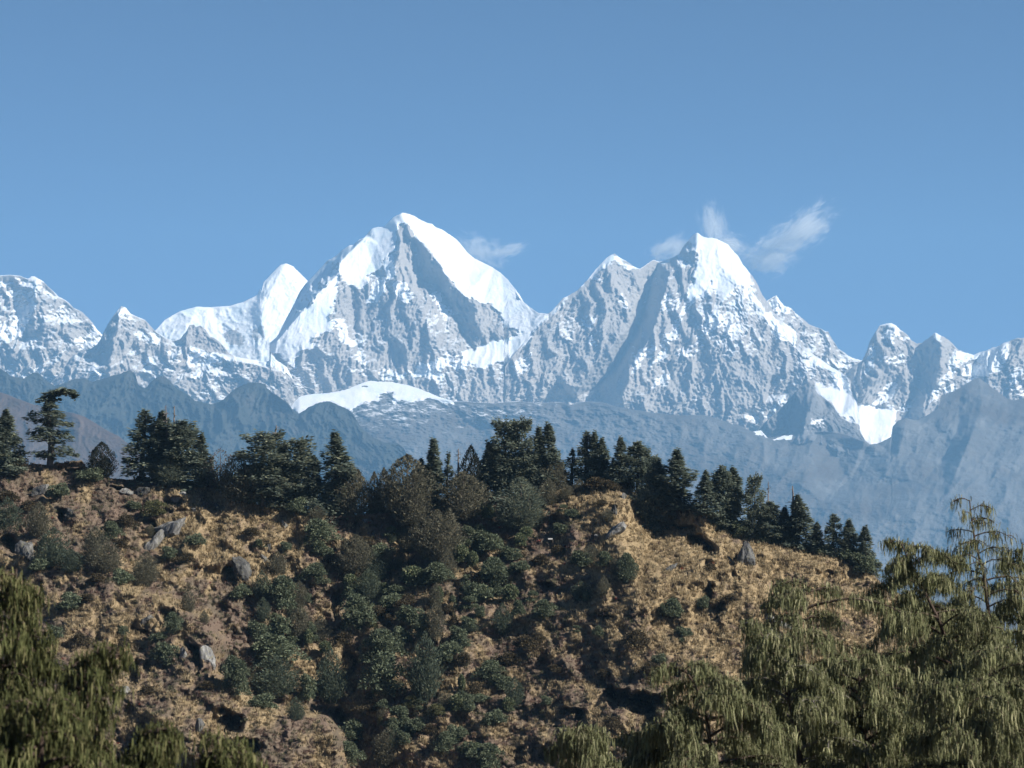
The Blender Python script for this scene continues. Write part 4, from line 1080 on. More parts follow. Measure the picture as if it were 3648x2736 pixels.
def tree(kind, reg, x, top, base, width, label, cat='fir tree', group=None, rot=None, name=None):
    (px, pt), (_x, pb) = S(reg, (x, top), (x, base))
    p = place(px, pb)
    y = p[1] if not hasattr(p, 'y') else p.y
    z_top = direction(px, pt)[2] * p[1]
    h = max(1.0, z_top - p[2]) / 10.0
    wd = width * 1.22 * REG[reg][2] * p[1] / FPX / 2
    sx = np.clip(wd / HALF[kind], 0.55 * h, 2.0 * h)
    nm = name or {'fir tree': 'fir_tree', 'juniper': 'juniper_tree', 'dead tree': 'dead_tree', 'tree': 'mountain_tree'}[cat]
    e = add_obj(nm, None, None, tuple(p), _rt.uniform(0, 6.28) if rot is None else rot, (sx, sx, h))
    tag(e, label, cat, group)
    t, c = KIND[kind]
    add_obj('trunk', t, e)
    add_obj('bare_branches' if 'snag' in kind else 'crown', c, e)
    return e

# ------------------------------------------------------------ trees along the crest and in the gully
RIDGE = 'trees along the crest of the hillside'
FRONT = 'junipers standing in the gully below the crest'
for t in [
    ('broad', 'E', -130, 300, 800, 330, 'broad dark fir half cut by the edge of the picture', 'fir tree'),
    ('cone_b', 'E', 40, 270, 790, 260, 'dense round-topped fir at the end of the crest, beside the bent fir', 'fir tree'),
    ('bent', 'E', 420, 95, 735, 350, 'tall ragged fir with its top bent over sideways by wind', 'fir tree', 0.0),
    ('dark_jun', 'E', 860, 535, 835, 190, 'small dark pointed juniper standing alone between two groups of firs', 'juniper'),
    ('open', 'E', 1195, 262, 850, 300, 'slender fir with see-through lower limbs and a sharp top, near the bare snags', 'fir tree'),
    ('cone_b', 'E', 1345, 288, 860, 300, 'dense fir standing right in front of the two bare snags', 'fir tree'),
    ('broad', 'E', 1530, 362, 870, 380, 'widest bushy fir of the group with the two bare snags', 'fir tree'),
    ('snag_a', 'E', 1387, 222, 850, 60, 'thin bare snag, the shorter of two poking above the dense firs', 'dead tree'),
    ('snag_b', 'E', 1447, 228, 850, 130, 'bare snag with stubby limbs, the taller of two above the dense firs', 'dead tree'),
    ('cone_a', 'E', 1700, 470, 880, 210, 'smaller dark fir leaning on the shoulder of the widest bushy fir', 'fir tree'),
    ('green_jun', 'E', 1440, 640, 900, 330, 'low olive conifer at the foot of the firs with the bare snags', 'juniper'),
    ('grey', 'E', 1850, 590, 900, 230, 'grey leafless looking tree beside the pointed juniper, low on the crest', 'tree'),
    ('jun_a', 'F', 170, 345, 745, 240, 'pointed brownish juniper just left of the flat-topped fir with a dead leader', 'juniper'),
    ('table', 'F', 340, 212, 770, 330, 'flat-topped dark fir with a dead leader poking out of its crown', 'fir tree'),
    ('column', 'F', 470, 300, 770, 240, 'dark fir tight against the flat-topped fir, behind the dead leader', 'fir tree'),
    ('snag_a', 'F', 430, 140, 700, 90, 'dead leader with bare side twigs above the flat-topped fir', 'dead tree'),
    ('table', 'F', 575, 262, 785, 280, 'fir with a slanting layered crown right of the dead leader', 'fir tree'),
    ('jun_a', 'F', 455, 375, 785, 230, 'brown-green juniper in front of the flat-topped fir, on the grassy edge', 'juniper'),
    ('cone_a', 'F', 715, 380, 810, 230, 'olive conifer between the layered fir and the tall round-topped fir', 'fir tree'),
    ('column', 'F', 890, 200, 840, 260, 'tall fir with a rounded top standing clear above the gap in the crest', 'fir tree'),
    ('jun_b', 'F', 1010, 440, 840, 230, 'brownish dense juniper against the tall round-topped fir', 'juniper'),
    ('jun_c', 'F', 1195, 505, 810, 90, 'shortest of the thin dark cypress spires beside the gap in the crest', 'juniper'),
    ('jun_c', 'F', 1270, 475, 815, 100, 'middle one of the thin dark cypress spires beside the gap', 'juniper'),
    ('jun_c', 'F', 1350, 472, 815, 90, 'thin dark cypress spire touching the big brown juniper', 'juniper'),
    ('jun_a', 'F', 1455, 372, 860, 300, 'big brown juniper with a ragged pointed top, near the middle of the crest', 'juniper'),
    ('spire', 'F', 1658, 258, 720, 150, 'narrow spire-shaped fir with even tiers, the only slim one near the middle', 'fir tree'),
    ('cone_c', 'F', 1560, 405, 720, 150, 'small dark fir between the big brown juniper and the narrow spire', 'fir tree'),
    ('sparse', 'F', 1765, 365, 700, 120, 'thin open fir between the narrow spire and a bare snag', 'fir tree'),
    ('snag_a', 'F', 1848, 322, 680, 70, 'bare pale snag between the narrow spire fir and a black-green juniper', 'dead tree'),
    ('dark_jun', 'F', 1945, 302, 740, 170, 'almost black pointed juniper just right of the pale bare snag', 'juniper'),
    ('jun_b', 'F', 1890, 500, 880, 280, 'brown juniper below the almost black pointed one', 'juniper'),
    ('cone_c', 'F', 2075, 288, 720, 150, 'slim fir at the foot of the umbrella-topped firs', 'fir tree'),
    ('table', 'G', 490, 135, 740, 250, 'left twin of the two tall umbrella-topped firs', 'fir tree'),
    ('table', 'G', 635, 132, 740, 230, 'right twin of the two tall umbrella-topped firs', 'fir tree'),
    ('cone_b', 'G', 400, 330, 720, 230, 'dense fir tucked under the left of the umbrella-topped twins', 'fir tree'),
    ('cone_b', 'G', 700, 380, 740, 230, 'dense fir tucked under the right of the umbrella-topped twins', 'fir tree'),
    ('spire', 'G', 790, 190, 660, 130, 'thin-topped fir close beside a taller pointed one, past the umbrella-topped twins', 'fir tree'),
    ('cone_a', 'G', 865, 158, 680, 260, 'tall pointed fir with tiered limbs next right of the umbrella-topped twins', 'fir tree'),
    ('jun_a', 'G', 910, 420, 720, 210, 'drooping brownish juniper in front of the tall pointed tiered fir', 'juniper'),
    ('sparse', 'G', 1080, 370, 640, 150, 'half dead thin fir with its pale trunk showing in a gap of the crest', 'fir tree'),
    ('open', 'G', 1205, 215, 650, 210, 'left of two firs sharing one crown, past the half dead thin fir', 'fir tree'),
    ('cone_a', 'G', 1285, 225, 650, 210, 'right of two firs sharing one crown, past the half dead thin fir', 'fir tree'),
    ('cone_c', 'G', 1350, 280, 660, 140, 'slim fir on the shoulder of the two that share a crown', 'fir tree'),
    ('cone_a', 'G', 1495, 272, 700, 210, 'pointed fir on the highest grassy knoll, before the round-topped ones', 'fir tree'),
    ('broad', 'G', 1655, 312, 740, 300, 'wide rounded fir behind the highest grassy knoll', 'fir tree'),
    ('cone_b', 'G', 1845, 460, 1040, 260, 'big dark fir filling the notch in the crest, its foot in shade', 'fir tree'),
    ('column', 'G', 2005, 375, 980, 270, 'tall fir with a rounded top standing right of the notch in the crest', 'fir tree'),
    ('green_jun', 'G', 1760, 560, 900, 220, 'low dark conifer crowding the left side of the notch', 'juniper'),
    ('cone_b', 'H', 70, 285, 760, 200, 'dark conifer squeezed between the notch fir and its round-topped neighbour', 'fir tree'),
    ('cone_c', 'H', 440, 372, 720, 140, 'small pointed fir behind the grass knoll right of the notch', 'fir tree'),
    ('broad', 'H', 570, 338, 800, 210, 'broad-shouldered fir, the left of a pair behind the grass knoll', 'fir tree'),
    ('cone_b', 'H', 660, 352, 810, 200, 'broad fir, the right of a pair behind the grass knoll', 'fir tree'),
    ('table', 'H', 815, 418, 800, 130, 'thin open fir with tufted limbs, beside a needle-like snag', 'fir tree'),
    ('snag_a', 'H', 916, 448, 780, 45, 'needle-like bare snag beside the thin open tufted fir', 'dead tree'),
    ('broad', 'H', 925, 600, 880, 220, 'low rounded fir below the needle-like snag', 'fir tree'),
    ('snag_b', 'H', 1092, 478, 880, 150, 'dying fir with a grey bristly bare top', 'dead tree'),
    ('cone_b', 'H', 1135, 555, 910, 210, 'green fir growing against the grey bristly dying one', 'fir tree'),
    ('cone_a', 'H', 1040, 640, 900, 150, 'dark fir at the foot of the grey bristly dying one', 'fir tree'),
    ('cone_c', 'H', 1275, 752, 940, 150, 'short fir on the falling crest, first below the dying one', 'fir tree'),
    ('open', 'H', 1398, 688, 985, 170, 'leftmost of the last three firs where the crest drops away', 'fir tree'),
    ('column', 'H', 1520, 732, 1020, 160, 'middle of the last three firs where the crest drops away', 'fir tree'),
    ('cone_a', 'H', 1638, 785, 1090, 180, 'last fir of the row, lowest down the crest', 'fir tree'),
    ('round', 'F', 1500, 650, 930, 230, 'rounded brown juniper standing in front of the big ragged one', 'juniper', None, FRONT),
    ('round', 'F', 1690, 800, 1190, 290, 'large leaning rounded brown juniper casting a black shadow in the gully', 'juniper', None, FRONT),
    ('jun_b', 'F', 1450, 905, 1120, 160, 'small brown juniper at the left edge of the black shadow', 'juniper', None, FRONT),
    ('green_jun', 'G', 630, 620, 1070, 300, 'dense dark green leafy tree alone below the umbrella-topped twins', 'tree', None, FRONT),
    ('jun_b', 'F', 1060, 990, 1300, 230, 'broad green juniper in the middle of the gully above the dense bushes', 'juniper', None, FRONT),
    ('jun_a', 'F', 1345, 1050, 1260, 140, 'slim green juniper under the small brown one', 'juniper', None, FRONT),
]:
    tree(*t[:8], group=t[9] if len(t) > 9 else RIDGE, rot=t[8] if len(t) > 8 else None)


# ------------------------------------------------------------ rocks
def rock_mat():
    m, nt, b = new_mat('weathered_rock')
    v = coords_n(nt); vs = coords_n(nt, (1, 1, 0.3))
    n = noise_n(nt, 1.6, 8, 0.7, vs, 0.5); l = noise_n(nt, 3.0, 6, 0.65, v)
    c = mix_n(nt, ramp_n(nt, l, [(0.52, (0, 0, 0)), (0.62, (1, 1, 1))]), ramp_n(nt, n, [(0.3, (0.04, 0.04, 0.042)), (0.5, (0.115, 0.115, 0.115)), (0.72, (0.27, 0.27, 0.26))]), (0.12, 0.115, 0.085))
    tn = N(nt, 'Attribute', attribute_name='tint').outputs['Color']
    c = N(nt, 'Mix', data_type='RGBA', blend_type='MULTIPLY', ins={0: 1.0, 6: c, 7: tn}).outputs[2]
    nt.links.new(c, b.inputs['Base Color'])
    b.inputs['Roughness'].default_value = 0.9
    nt.links.new(N(nt, 'Bump', ins={'Distance': 0.3, 'Height': n}).outputs[0], b.inputs['Normal'])
    return m


ROCK_M = rock_mat()
LAND = []                                        # landmarks that the bushes' labels refer to


def cube_sphere(n=18):
    vs, fs = [], []
    t = np.linspace(-1, 1, n)
    for ax in range(3):
        for sg in (-1, 1):
            a, b = np.meshgrid(t, t)
            p = np.zeros((n, n, 3)); p[..., ax] = sg; p[..., (ax + 1) % 3] = a * sg; p[..., (ax + 2) % 3] = b
            fs.append(grid_faces(n, n)[:, ::-1] + len(vs) * n * n); vs.append(p.reshape(-1, 3))
    return np.concatenate(vs), np.concatenate(fs)


_cv, _cf = cube_sphere()


def rock(reg, cx, cy, w, h, roll, seed, label, short=None, deep=0.8, out=0.1):
    rng = np.random.RandomState(seed)
    v = _cv / np.linalg.norm(_cv, axis=1)[:, None] ** 0.75
    for k in range(13):
        d = rng.normal(0, 1, 3); d /= np.linalg.norm(d); c = rng.uniform(0.34, 0.7)
        e = v @ d - c
        v = v - np.clip(e, 0, None)[:, None] * d * 0.92
    v = v + 0.16 * (pn3(v * 1.6, seed)[:, None]) * unit(v) + 0.07 * pn3(v * np.array([4, 4, 2]), seed + 1)[:, None] * unit(v) + 0.03 * pn3(v * 9, seed + 2)[:, None]
    (px, py), = S(reg, (cx, cy))
    p = hill.at(px, py)
    s = REG[reg][2] * p[1] / FPX
    pale = 1.55 if ('pale' in label or 'whitish' in label) else 0.6 if ('dark' in label or 'black' in label) else 1.0
    W, Hh = w * s / 2 * 1.3, h * s / 2 * 1.3
    D = min(W, Hh) * deep * 1.3
    v = v * np.array([W, D, Hh])
    v[:, 2] += v[:, 0] * math.tan(math.radians(roll))
    o = add_obj('rock', make_mesh('rock', v, _cf, ROCK_M, False, cols=np.full((len(v), 3), pale)), None, (p[0], p[1] - D * out, p[2]))
    tag(o, label, 'rock', 'rocks on the hillside')
    LAND.append((short or label, px, py))


for r in [
    ('E', 1460, 1260, 330, 200, 26, 1, 'pale grey slab, largest bare rock near the top of the left slope', 'the large pale slab'),
    ('E', 1265, 1410, 230, 170, 30, 2, 'pale streaked rock stepping down from the large pale slab', 'the streaked rock'),
    ('E', 1500, 1000, 170, 110, 18, 3, 'dark boulder with a grey cap under the firs, above the large pale slab', 'the grey-capped boulder'),
    ('E', 1335, 860, 150, 130, 0, 4, 'black rounded boulder with a mossy golden cap on the crest', 'the mossy round boulder'),
    ('E', 1225, 960, 110, 110, 10, 5, 'dark boulder leaning against the mossy round one', 'the leaning dark boulder'),
    ('E', 600, 1160, 150, 170, -8, 6, 'grey rock wall beside a dark hollow on the upper left slope', 'the rock by the dark hollow'),
    ('E', 650, 820, 130, 90, 20, 7, 'brown rocky ledge at the skyline right of the bent fir', 'the skyline ledge'),
    ('E', 340, 960, 180, 90, 15, 8, 'grey ledge below the bent fir', 'the ledge below the bent fir'),
    ('E', 1085, 965, 120, 70, -10, 9, 'low pale rock left of the leaning dark boulder', 'the low pale rock'),
    ('E', 230, 1470, 160, 240, -15, 10, 'grey upright outcrop at the left edge of the slope', 'the upright grey outcrop'),
    ('E', 1640, 1110, 120, 60, 0, 11, 'broken pale stones in the grass above the large pale slab', 'the broken stones'),
    ('E', 1830, 1080, 70, 80, -30, 12, 'small dark wedge of rock in the golden grass below the crest', 'the dark wedge'),
    ('F', 510, 930, 70, 130, -8, 13, 'narrow grey rock on the golden shoulder', 'the narrow grey rock'),
    ('F', 180, 1290, 190, 210, -12, 14, 'square grey outcrop over a black hollow on the golden shoulder', 'the square outcrop'),
    ('F', 340, 1180, 80, 80, 0, 15, 'small brown knob of rock above the square outcrop', 'the brown knob'),
    ('F', 388, 1100, 36, 110, 8, 16, 'thin dark fin of rock beside the brown knob', 'the dark fin'),
    ('F', 1145, 880, 70, 40, 0, 17, 'low grey stone on the flat clearing below the crest', 'the clearing stone'),
    ('F', 845, 862, 70, 30, -20, 18, 'fallen grey stone at the edge of the flat clearing', 'the fallen stone'),
    ('I', 1660, 780, 110, 260, -6, 19, 'tall pale rock pillar on the edge of the left spur', 'the rock pillar'),
    ('I', 1475, 765, 80, 150, 8, 20, 'grey outcrop facing the pale rock pillar', 'the grey outcrop'),
    ('I', 1180, 470, 110, 80, 25, 21, 'low grey rock in the grass of the left spur', 'the low spur rock'),
    ('I', 1935, 1260, 60, 170, -4, 22, 'narrow pale rock at the bottom end of the left spur', 'the narrow pale rock'),
    ('I', 1610, 1330, 60, 110, 0, 23, 'grey rock on the near side of the big hollow in the left spur', 'the hollow-side rock'),
    ('I', 1010, 1050, 120, 90, 20, 24, 'pale crumbling rock low on the left spur', 'the crumbling rock'),
    ('H', 470, 930, 130, 170, 10, 25, 'grey rock face inside the shaded overhang under the grass knoll', 'the overhang rock'),
    ('H', 735, 1050, 150, 250, -10, 26, 'grey lichen-covered outcrop on the sunny right slope', 'the lichen outcrop'),
    ('H', 620, 1030, 80, 60, -25, 27, 'small grey rock beside the lichen-covered outcrop', 'the small grey rock'),
    ('H', 160, 1110, 140, 50, 28, 28, 'low tilted grey rocks in the golden grass under the notch', 'the tilted grey rocks'),
    ('H', 960, 1500, 190, 150, -20, 29, 'pale broken crag above the weeping junipers', 'the broken crag'),
    ('H', 915, 1580, 40, 90, 0, 30, 'bright whitish rock face among the weeping juniper tops', 'the whitish rock'),
    ('G', 1445, 915, 70, 110, -15, 31, 'dark split rock on the ridge of golden grass', 'the split rock'),
    ('G', 1295, 1150, 80, 90, 0, 32, 'pale square rock halfway down the golden ridge', 'the pale square rock'),
    ('G', 1430, 1120, 190, 120, 30, 33, 'slanting grey slabs beside the pale square rock', 'the slanting slabs'),
    ('G', 1525, 790, 60, 100, 8, 34, 'brownish stump of rock near the top of the golden ridge', 'the brown stump of rock'),
    ('G', 1692, 950, 60, 100, -6, 35, 'pale edged rock just under the notch in the crest', 'the notch rock'),
]:
    rock(*r)

LAND += [(n, *S(g, (x, y))[0]) for n, g, x, y in [
    ('the bent fir', 'E', 410, 600), ('the lone dark juniper', 'E', 860, 750), ('the flat-topped fir', 'F', 340, 700), ('the tall round-topped fir', 'F', 890, 780), ('the cypress spires', 'F', 1270, 780),
    ('the leaning round juniper', 'F', 1690, 1100), ('the umbrella-topped twins', 'G', 560, 700), ('the dark leafy tree', 'G', 630, 950), ('the signpost', 'G', 890, 1180), ('the fir in the notch', 'G', 1845, 960),
    ('the big shady hollow', 'K', 1400, 1150), ('the spur hollow', 'I', 1780, 1300)]]

# ------------------------------------------------------------ bushes
BUSH = {
    'ra': (bush(401), 'rhododendron'), 'rb': (bush(402, 2800, lobes=12), 'rhododendron'), 'rc': (bush(403, 2400, lobes=6, tall=1.1), 'rhododendron'), 'rd': (bush(404, 4200, lobes=16, tall=1.2, leaf=0.12), 'rhododendron'),
    'rl': (bush(405, 2500, cols=((0.06, 0.085, 0.05), (0.15, 0.18, 0.10), (0.26, 0.27, 0.15)), hi=0.3), 'rhododendron'),
    'ja': (juniper(411, 2.6, n=5000, lobes=6, leaf=0.26)[1], 'juniper'), 'jb': (juniper(412, 3.4, n=5500, lobes=8, leaf=0.26, flat=0.9)[1], 'juniper'),
    'jg': (juniper(413, 3.0, n=5500, lobes=8, leaf=0.26, cols=((0.06, 0.08, 0.062), (0.125, 0.15, 0.108), (0.18, 0.19, 0.12)))[1], 'conifer'),
    'sb': (bush(421, 1600, cols=((0.06, 0.05, 0.032), (0.105, 0.085, 0.055), (0.16, 0.13, 0.075)), mat=JUN_M, leaf=0.15, up=1.3), 'scrub'),
    'pg': (bush(422, 2000, cols=((0.09, 0.10, 0.05), (0.16, 0.16, 0.085), (0.24, 0.23, 0.12)), mat=JUN_M, leaf=0.15, up=1.5, tall=1.2), 'willow'),
}
LOOK = {'ra': 'glossy dark', 'rb': 'dark green', 'rc': 'leafy green', 'rd': 'dense dark', 'rl': 'bright leaved', 'ja': 'pointed brownish', 'jb': 'rounded brown', 'jg': 'dark green', 'sb': 'dull brown', 'pg': 'pale green'}
BHALF = {}
for k, (me, _n) in BUSH.items():
    co = np.zeros(len(me.vertices) * 3, np.float32); me.vertices.foreach_get('co', co); co = co.reshape(-1, 3)
    BHALF[k] = (float(np.percentile(np.abs(co[:, 0]), 96)), float(np.percentile(co[:, 2], 98)))

BUSHES = [
    ('F', [('rd', 770, 1080, 240, 190), ('ra', 770, 1160, 150, 110), ('jg', 1200, 1330, 150, 180), ('rb', 1240, 1170, 150, 100), ('rd', 740, 1375, 190, 150), ('rb', 620, 840, 140, 120), ('rl', 930, 830, 150, 150), ('jb', 760, 870, 100, 90),
           ('ja', 450, 1290, 130, 150), ('jg', 330, 1480, 110, 180), ('rb', 510, 1110, 80, 60), ('ra', 310, 1090, 80, 60), ('rl', 1500, 1380, 190, 130), ('rd', 1690, 1370, 190, 150), ('jb', 1765, 1330, 130, 190), ('rl', 1870, 1215, 110, 140),
           ('rc', 1930, 1080, 120, 140), ('rb', 2050, 1110, 160, 130), ('rd', 2130, 1340, 170, 160), ('rl', 2010, 1480, 150, 90), ('ra', 2130, 1440, 120, 90), ('ja', 1680, 1500, 100, 120), ('rb', 1370, 1480, 130, 90), ('rl', 1010, 1420, 130, 110),
           ('jg', 1150, 1480, 150, 190), ('sb', 1480, 1300, 120, 70), ('rc', 1330, 1000, 110, 70), ('sb', 1860, 900, 110, 80), ('sb', 250, 1000, 130, 60), ('sb', 870, 1240, 120, 90), ('sb', 990, 1120, 120, 70), ('rb', 1180, 800, 70, 60), ('rl', 1670, 720, 80, 90), ('sb', 470, 800, 70, 60), ('rb', 2060, 860, 90, 100), ('jg', 1300, 780, 60, 60)]),
    ('J', [('rd', 460, 400, 260, 250), ('jb', 600, 350, 120, 160), ('rd', 1060, 560, 250, 260), ('rd', 390, 860, 380, 240), ('jg', 400, 1070, 330, 260), ('ja', 600, 640, 150, 250), ('ja', 770, 640, 150, 170), ('jg', 850, 1110, 190, 340), ('rd', 1270, 830, 290, 250), ('rd', 1270, 1110, 300, 330),
           ('jg', 1610, 1080, 220, 420), ('ja', 1690, 610, 140, 240), ('rb', 1490, 510, 160, 130), ('rd', 1590, 640, 150, 190), ('ja', 1700, 380, 90, 170), ('rb', 1770, 840, 170, 150), ('rb', 660, 1120, 120, 180), ('jg', 570, 1270, 120, 150), ('rb', 320, 1190, 190, 110), ('rd', 110, 1090, 190, 260),
           ('rb', 1040, 1460, 210, 160), ('jb', 1310, 1630, 200, 240), ('rd', 990, 1650, 230, 180), ('rl', 1855, 1210, 110, 120), ('rb', 1960, 1220, 80, 90), ('rd', 1770, 1560, 170, 170), ('rc', 1400, 1330, 190, 150), ('jg', 310, 470, 100, 150), ('rb', 430, 600, 160, 150), ('rc', 700, 650, 90, 130),
           ('sb', 960, 690, 130, 110), ('rb', 250, 620, 120, 120), ('rc', 540, 700, 130, 90), ('rb', 1000, 300, 110, 160), ('rc', 1400, 290, 130, 80), ('rb', 1530, 200, 200, 130), ('rd', 1640, 170, 160, 100), ('rb', 1400, 690, 130, 140), ('sb', 1230, 470, 130, 100), ('rc', 1330, 420, 90, 70),
           ('rb', 1950, 540, 110, 80), ('rb', 2010, 300, 110, 110), ('sb', 1800, 430, 90, 70), ('rl', 690, 560, 70, 70), ('sb', 1190, 1210, 160, 70), ('rb', 1900, 690, 110, 70), ('rc', 1560, 1190, 90, 80), ('rb', 130, 300, 110, 100), ('sb', 1640, 1400, 110, 80), ('rc', 1170, 200, 110, 90), ('jg', 1190, 220, 90, 130), ('rb', 1900, 1420, 80, 80), ('rl', 2030, 1560, 100, 90)]),
    ('K', [('rd', 350, 190, 190, 180), ('rb', 240, 325, 140, 120), ('ra', 360, 275, 110, 90), ('rl', 500, 320, 125, 120), ('jg', 420, 560, 130, 190), ('ra', 545, 430, 90, 110), ('rd', 745, 460, 170, 140), ('sb', 600, 720, 170, 120), ('sb', 470, 830, 150, 100), ('rd', 320, 950, 210, 150), ('jg', 515, 1140, 130, 190), ('rl', 455, 1200, 100, 110),
           ('rb', 360, 1300, 120, 110), ('rl', 40, 1190, 130, 120), ('jg', 1040, 300, 130, 120), ('jb', 1220, 280, 90, 140), ('rl', 1085, 330, 60, 80), ('rd', 1400, 150, 150, 190), ('rb', 1775, 460, 140, 120), ('rc', 1840, 640, 80, 90), ('sb', 1480, 690, 170, 130), ('sb', 1250, 460, 130, 80), ('rb', 1180, 600, 70, 80), ('rd', 300, 1650, 260, 190),
           ('sb', 1230, 940, 130, 80), ('rb', 560, 90, 110, 80), ('rc', 660, 320, 110, 80), ('rb', 20, 760, 110, 110), ('rb', 160, 200, 110, 80), ('rb', 60, 640, 120, 110), ('sb', 700, 640, 100, 70), ('rb', 400, 1010, 130, 100), ('sb', 210, 1050, 110, 80), ('rb', 30, 1420, 120, 110), ('rb', 1660, 810, 90, 70), ('rb', 760, 1130, 80, 60), ('sb', 830, 880, 100, 60), ('rb', 180, 1540, 150, 100), ('rc', 1000, 560, 70, 50), ('sb', 1590, 900, 120, 90), ('sb', 1290, 1330, 140, 90)]),
    ('G', [('rb', 1090, 975, 100, 70), ('jb', 1240, 1340, 140, 110), ('rd', 1365, 1400, 140, 120), ('rb', 1150, 1400, 140, 120), ('jg', 1560, 1530, 140, 190), ('rl', 690, 1150, 110, 90), ('rl', 620, 1230, 120, 110), ('rb', 965, 1110, 110, 80), ('jb', 1390, 1000, 100, 90), ('rl', 330, 980, 110, 120), ('rl', 90, 1380, 150, 150), ('rd', 370, 1530, 220, 170),
           ('jb', 1020, 800, 110, 110), ('jb', 870, 840, 170, 180), ('jb', 1140, 740, 100, 90), ('ja', 1450, 1460, 80, 120), ('jb', 1370, 1590, 90, 90), ('sb', 1280, 740, 170, 110), ('sb', 1400, 730, 110, 80), ('rb', 160, 1180, 100, 120), ('sb', 800, 1390, 120, 90), ('rb', 520, 1340, 140, 100), ('rb', 420, 1260, 100, 90), ('rc', 1000, 920, 90, 60), ('sb', 1340, 870, 90, 50), ('sb', 950, 1300, 110, 80), ('rb', 240, 1300, 120, 90), ('rd', 1840, 1030, 140, 130), ('rb', 1750, 1010, 90, 70), ('sb', 1560, 740, 110, 70)]),
    ('H', [('rb', 205, 1440, 130, 110), ('rb', 270, 1590, 90, 60), ('rd', 700, 860, 150, 110), ('rb', 900, 900, 130, 100), ('sb', 780, 860, 120, 120), ('rd', 1010, 920, 140, 110), ('rb', 1180, 960, 130, 90), ('rd', 1290, 985, 130, 120), ('sb', 480, 1120, 80, 60), ('rb', 430, 1400, 80, 90), ('sb', 620, 1360, 110, 70), ('sb', 930, 1400, 110, 70), ('rb', 640, 800, 110, 120), ('rb', 1590, 1120, 150, 120), ('rb', 1480, 1050, 110, 90), ('rd', 560, 760, 110, 130), ('jg', 600, 800, 110, 150), ('rb', 830, 890, 150, 130), ('jg', 960, 905, 150, 170), ('rd', 1080, 940, 160, 140), ('jg', 1240, 975, 140, 150), ('rb', 1350, 1000, 130, 110), ('jb', 140, 770, 140, 150), ('jb', 260, 690, 110, 110)]),
    ('E', [('ja', 330, 1330, 190, 250), ('jg', 60, 1340, 230, 280), ('jg', 450, 1560, 260, 250), ('ja', 800, 1540, 190, 250), ('jb', 900, 1620, 240, 230), ('jb', 1230, 1690, 190, 190), ('rb', 1645, 1425, 120, 100), ('rd', 940, 1360, 170, 140), ('rl', 40, 740, 190, 140), ('sb', 140, 760, 130, 130), ('rb', 770, 880, 200, 110), ('pg', 1310, 1180, 200, 140), ('rb', 500, 1010, 130, 110),
           ('sb', 1060, 1260, 150, 100), ('sb', 250, 1130, 140, 90), ('rb', 1120, 1100, 90, 60), ('sb', 1700, 890, 170, 110), ('rl', 1860, 880, 200, 110), ('rb', 1960, 1000, 190, 130), ('rb', 2090, 1060, 190, 120), ('sb', 1000, 1450, 170, 90), ('jg', 600, 1620, 190, 150), ('rb', 1420, 1520, 120, 90), ('sb', 1580, 1560, 120, 80), ('rb', 1900, 1620, 130, 80), ('sb', 1180, 860, 130, 80), ('ja', 1270, 1330, 80, 90), ('rb', 330, 1620, 150, 100), ('sb', 60, 1060, 170, 100)]),
    ('I', [('rb', 560, 390, 170, 120), ('jb', 1150, 190, 210, 150), ('ja', 1510, 400, 110, 150), ('ja', 1640, 500, 70, 90), ('rd', 1385, 590, 140, 160), ('rb', 1330, 830, 160, 150), ('rd', 1860, 1030, 180, 240), ('rb', 1100, 860, 80, 70), ('rb', 970, 590, 80, 70), ('rb', 430, 620, 110, 90), ('sb', 640, 680, 120, 90), ('sb', 1000, 700, 100, 80), ('rb', 960, 190, 150, 110), ('sb', 780, 190, 120, 80), ('rb', 1270, 640, 90, 60), ('sb', 700, 340, 120, 70), ('sb', 1660, 1040, 110, 70), ('sb', 1180, 1080, 110, 70)]),
]


def bush_label(key, px, py, w):
    size = 'tiny' if w < 34 else 'small' if w < 52 else 'mid sized' if w < 80 else 'large' if w < 110 else 'very large'
    d = sorted((math.hypot(x - px, y - py), n, x, y) for n, x, y in LAND)
    (d1, n1, x1, y1), (d2, n2, _a, _b) = d[0], d[1]
    kind = BUSH[key][1] + ' bush'
    dx, dy = px - x1, py - y1
    near = 'close ' if d1 < 60 else '' if d1 < 160 else 'well '
    rel = ('below' if dy > 0 else 'above') if abs(dy) > abs(dx) * 0.8 else ('beside' if d1 < 90 else 'to the right of' if dx > 0 else 'to the left of')
    if rel == 'beside':
        near = 'close ' if d1 < 60 else 'right '
    return f'{size} {LOOK[key]} {kind} {near}{rel} {n1}', [q[1].replace('the ', '', 1) for q in d[1:6]]


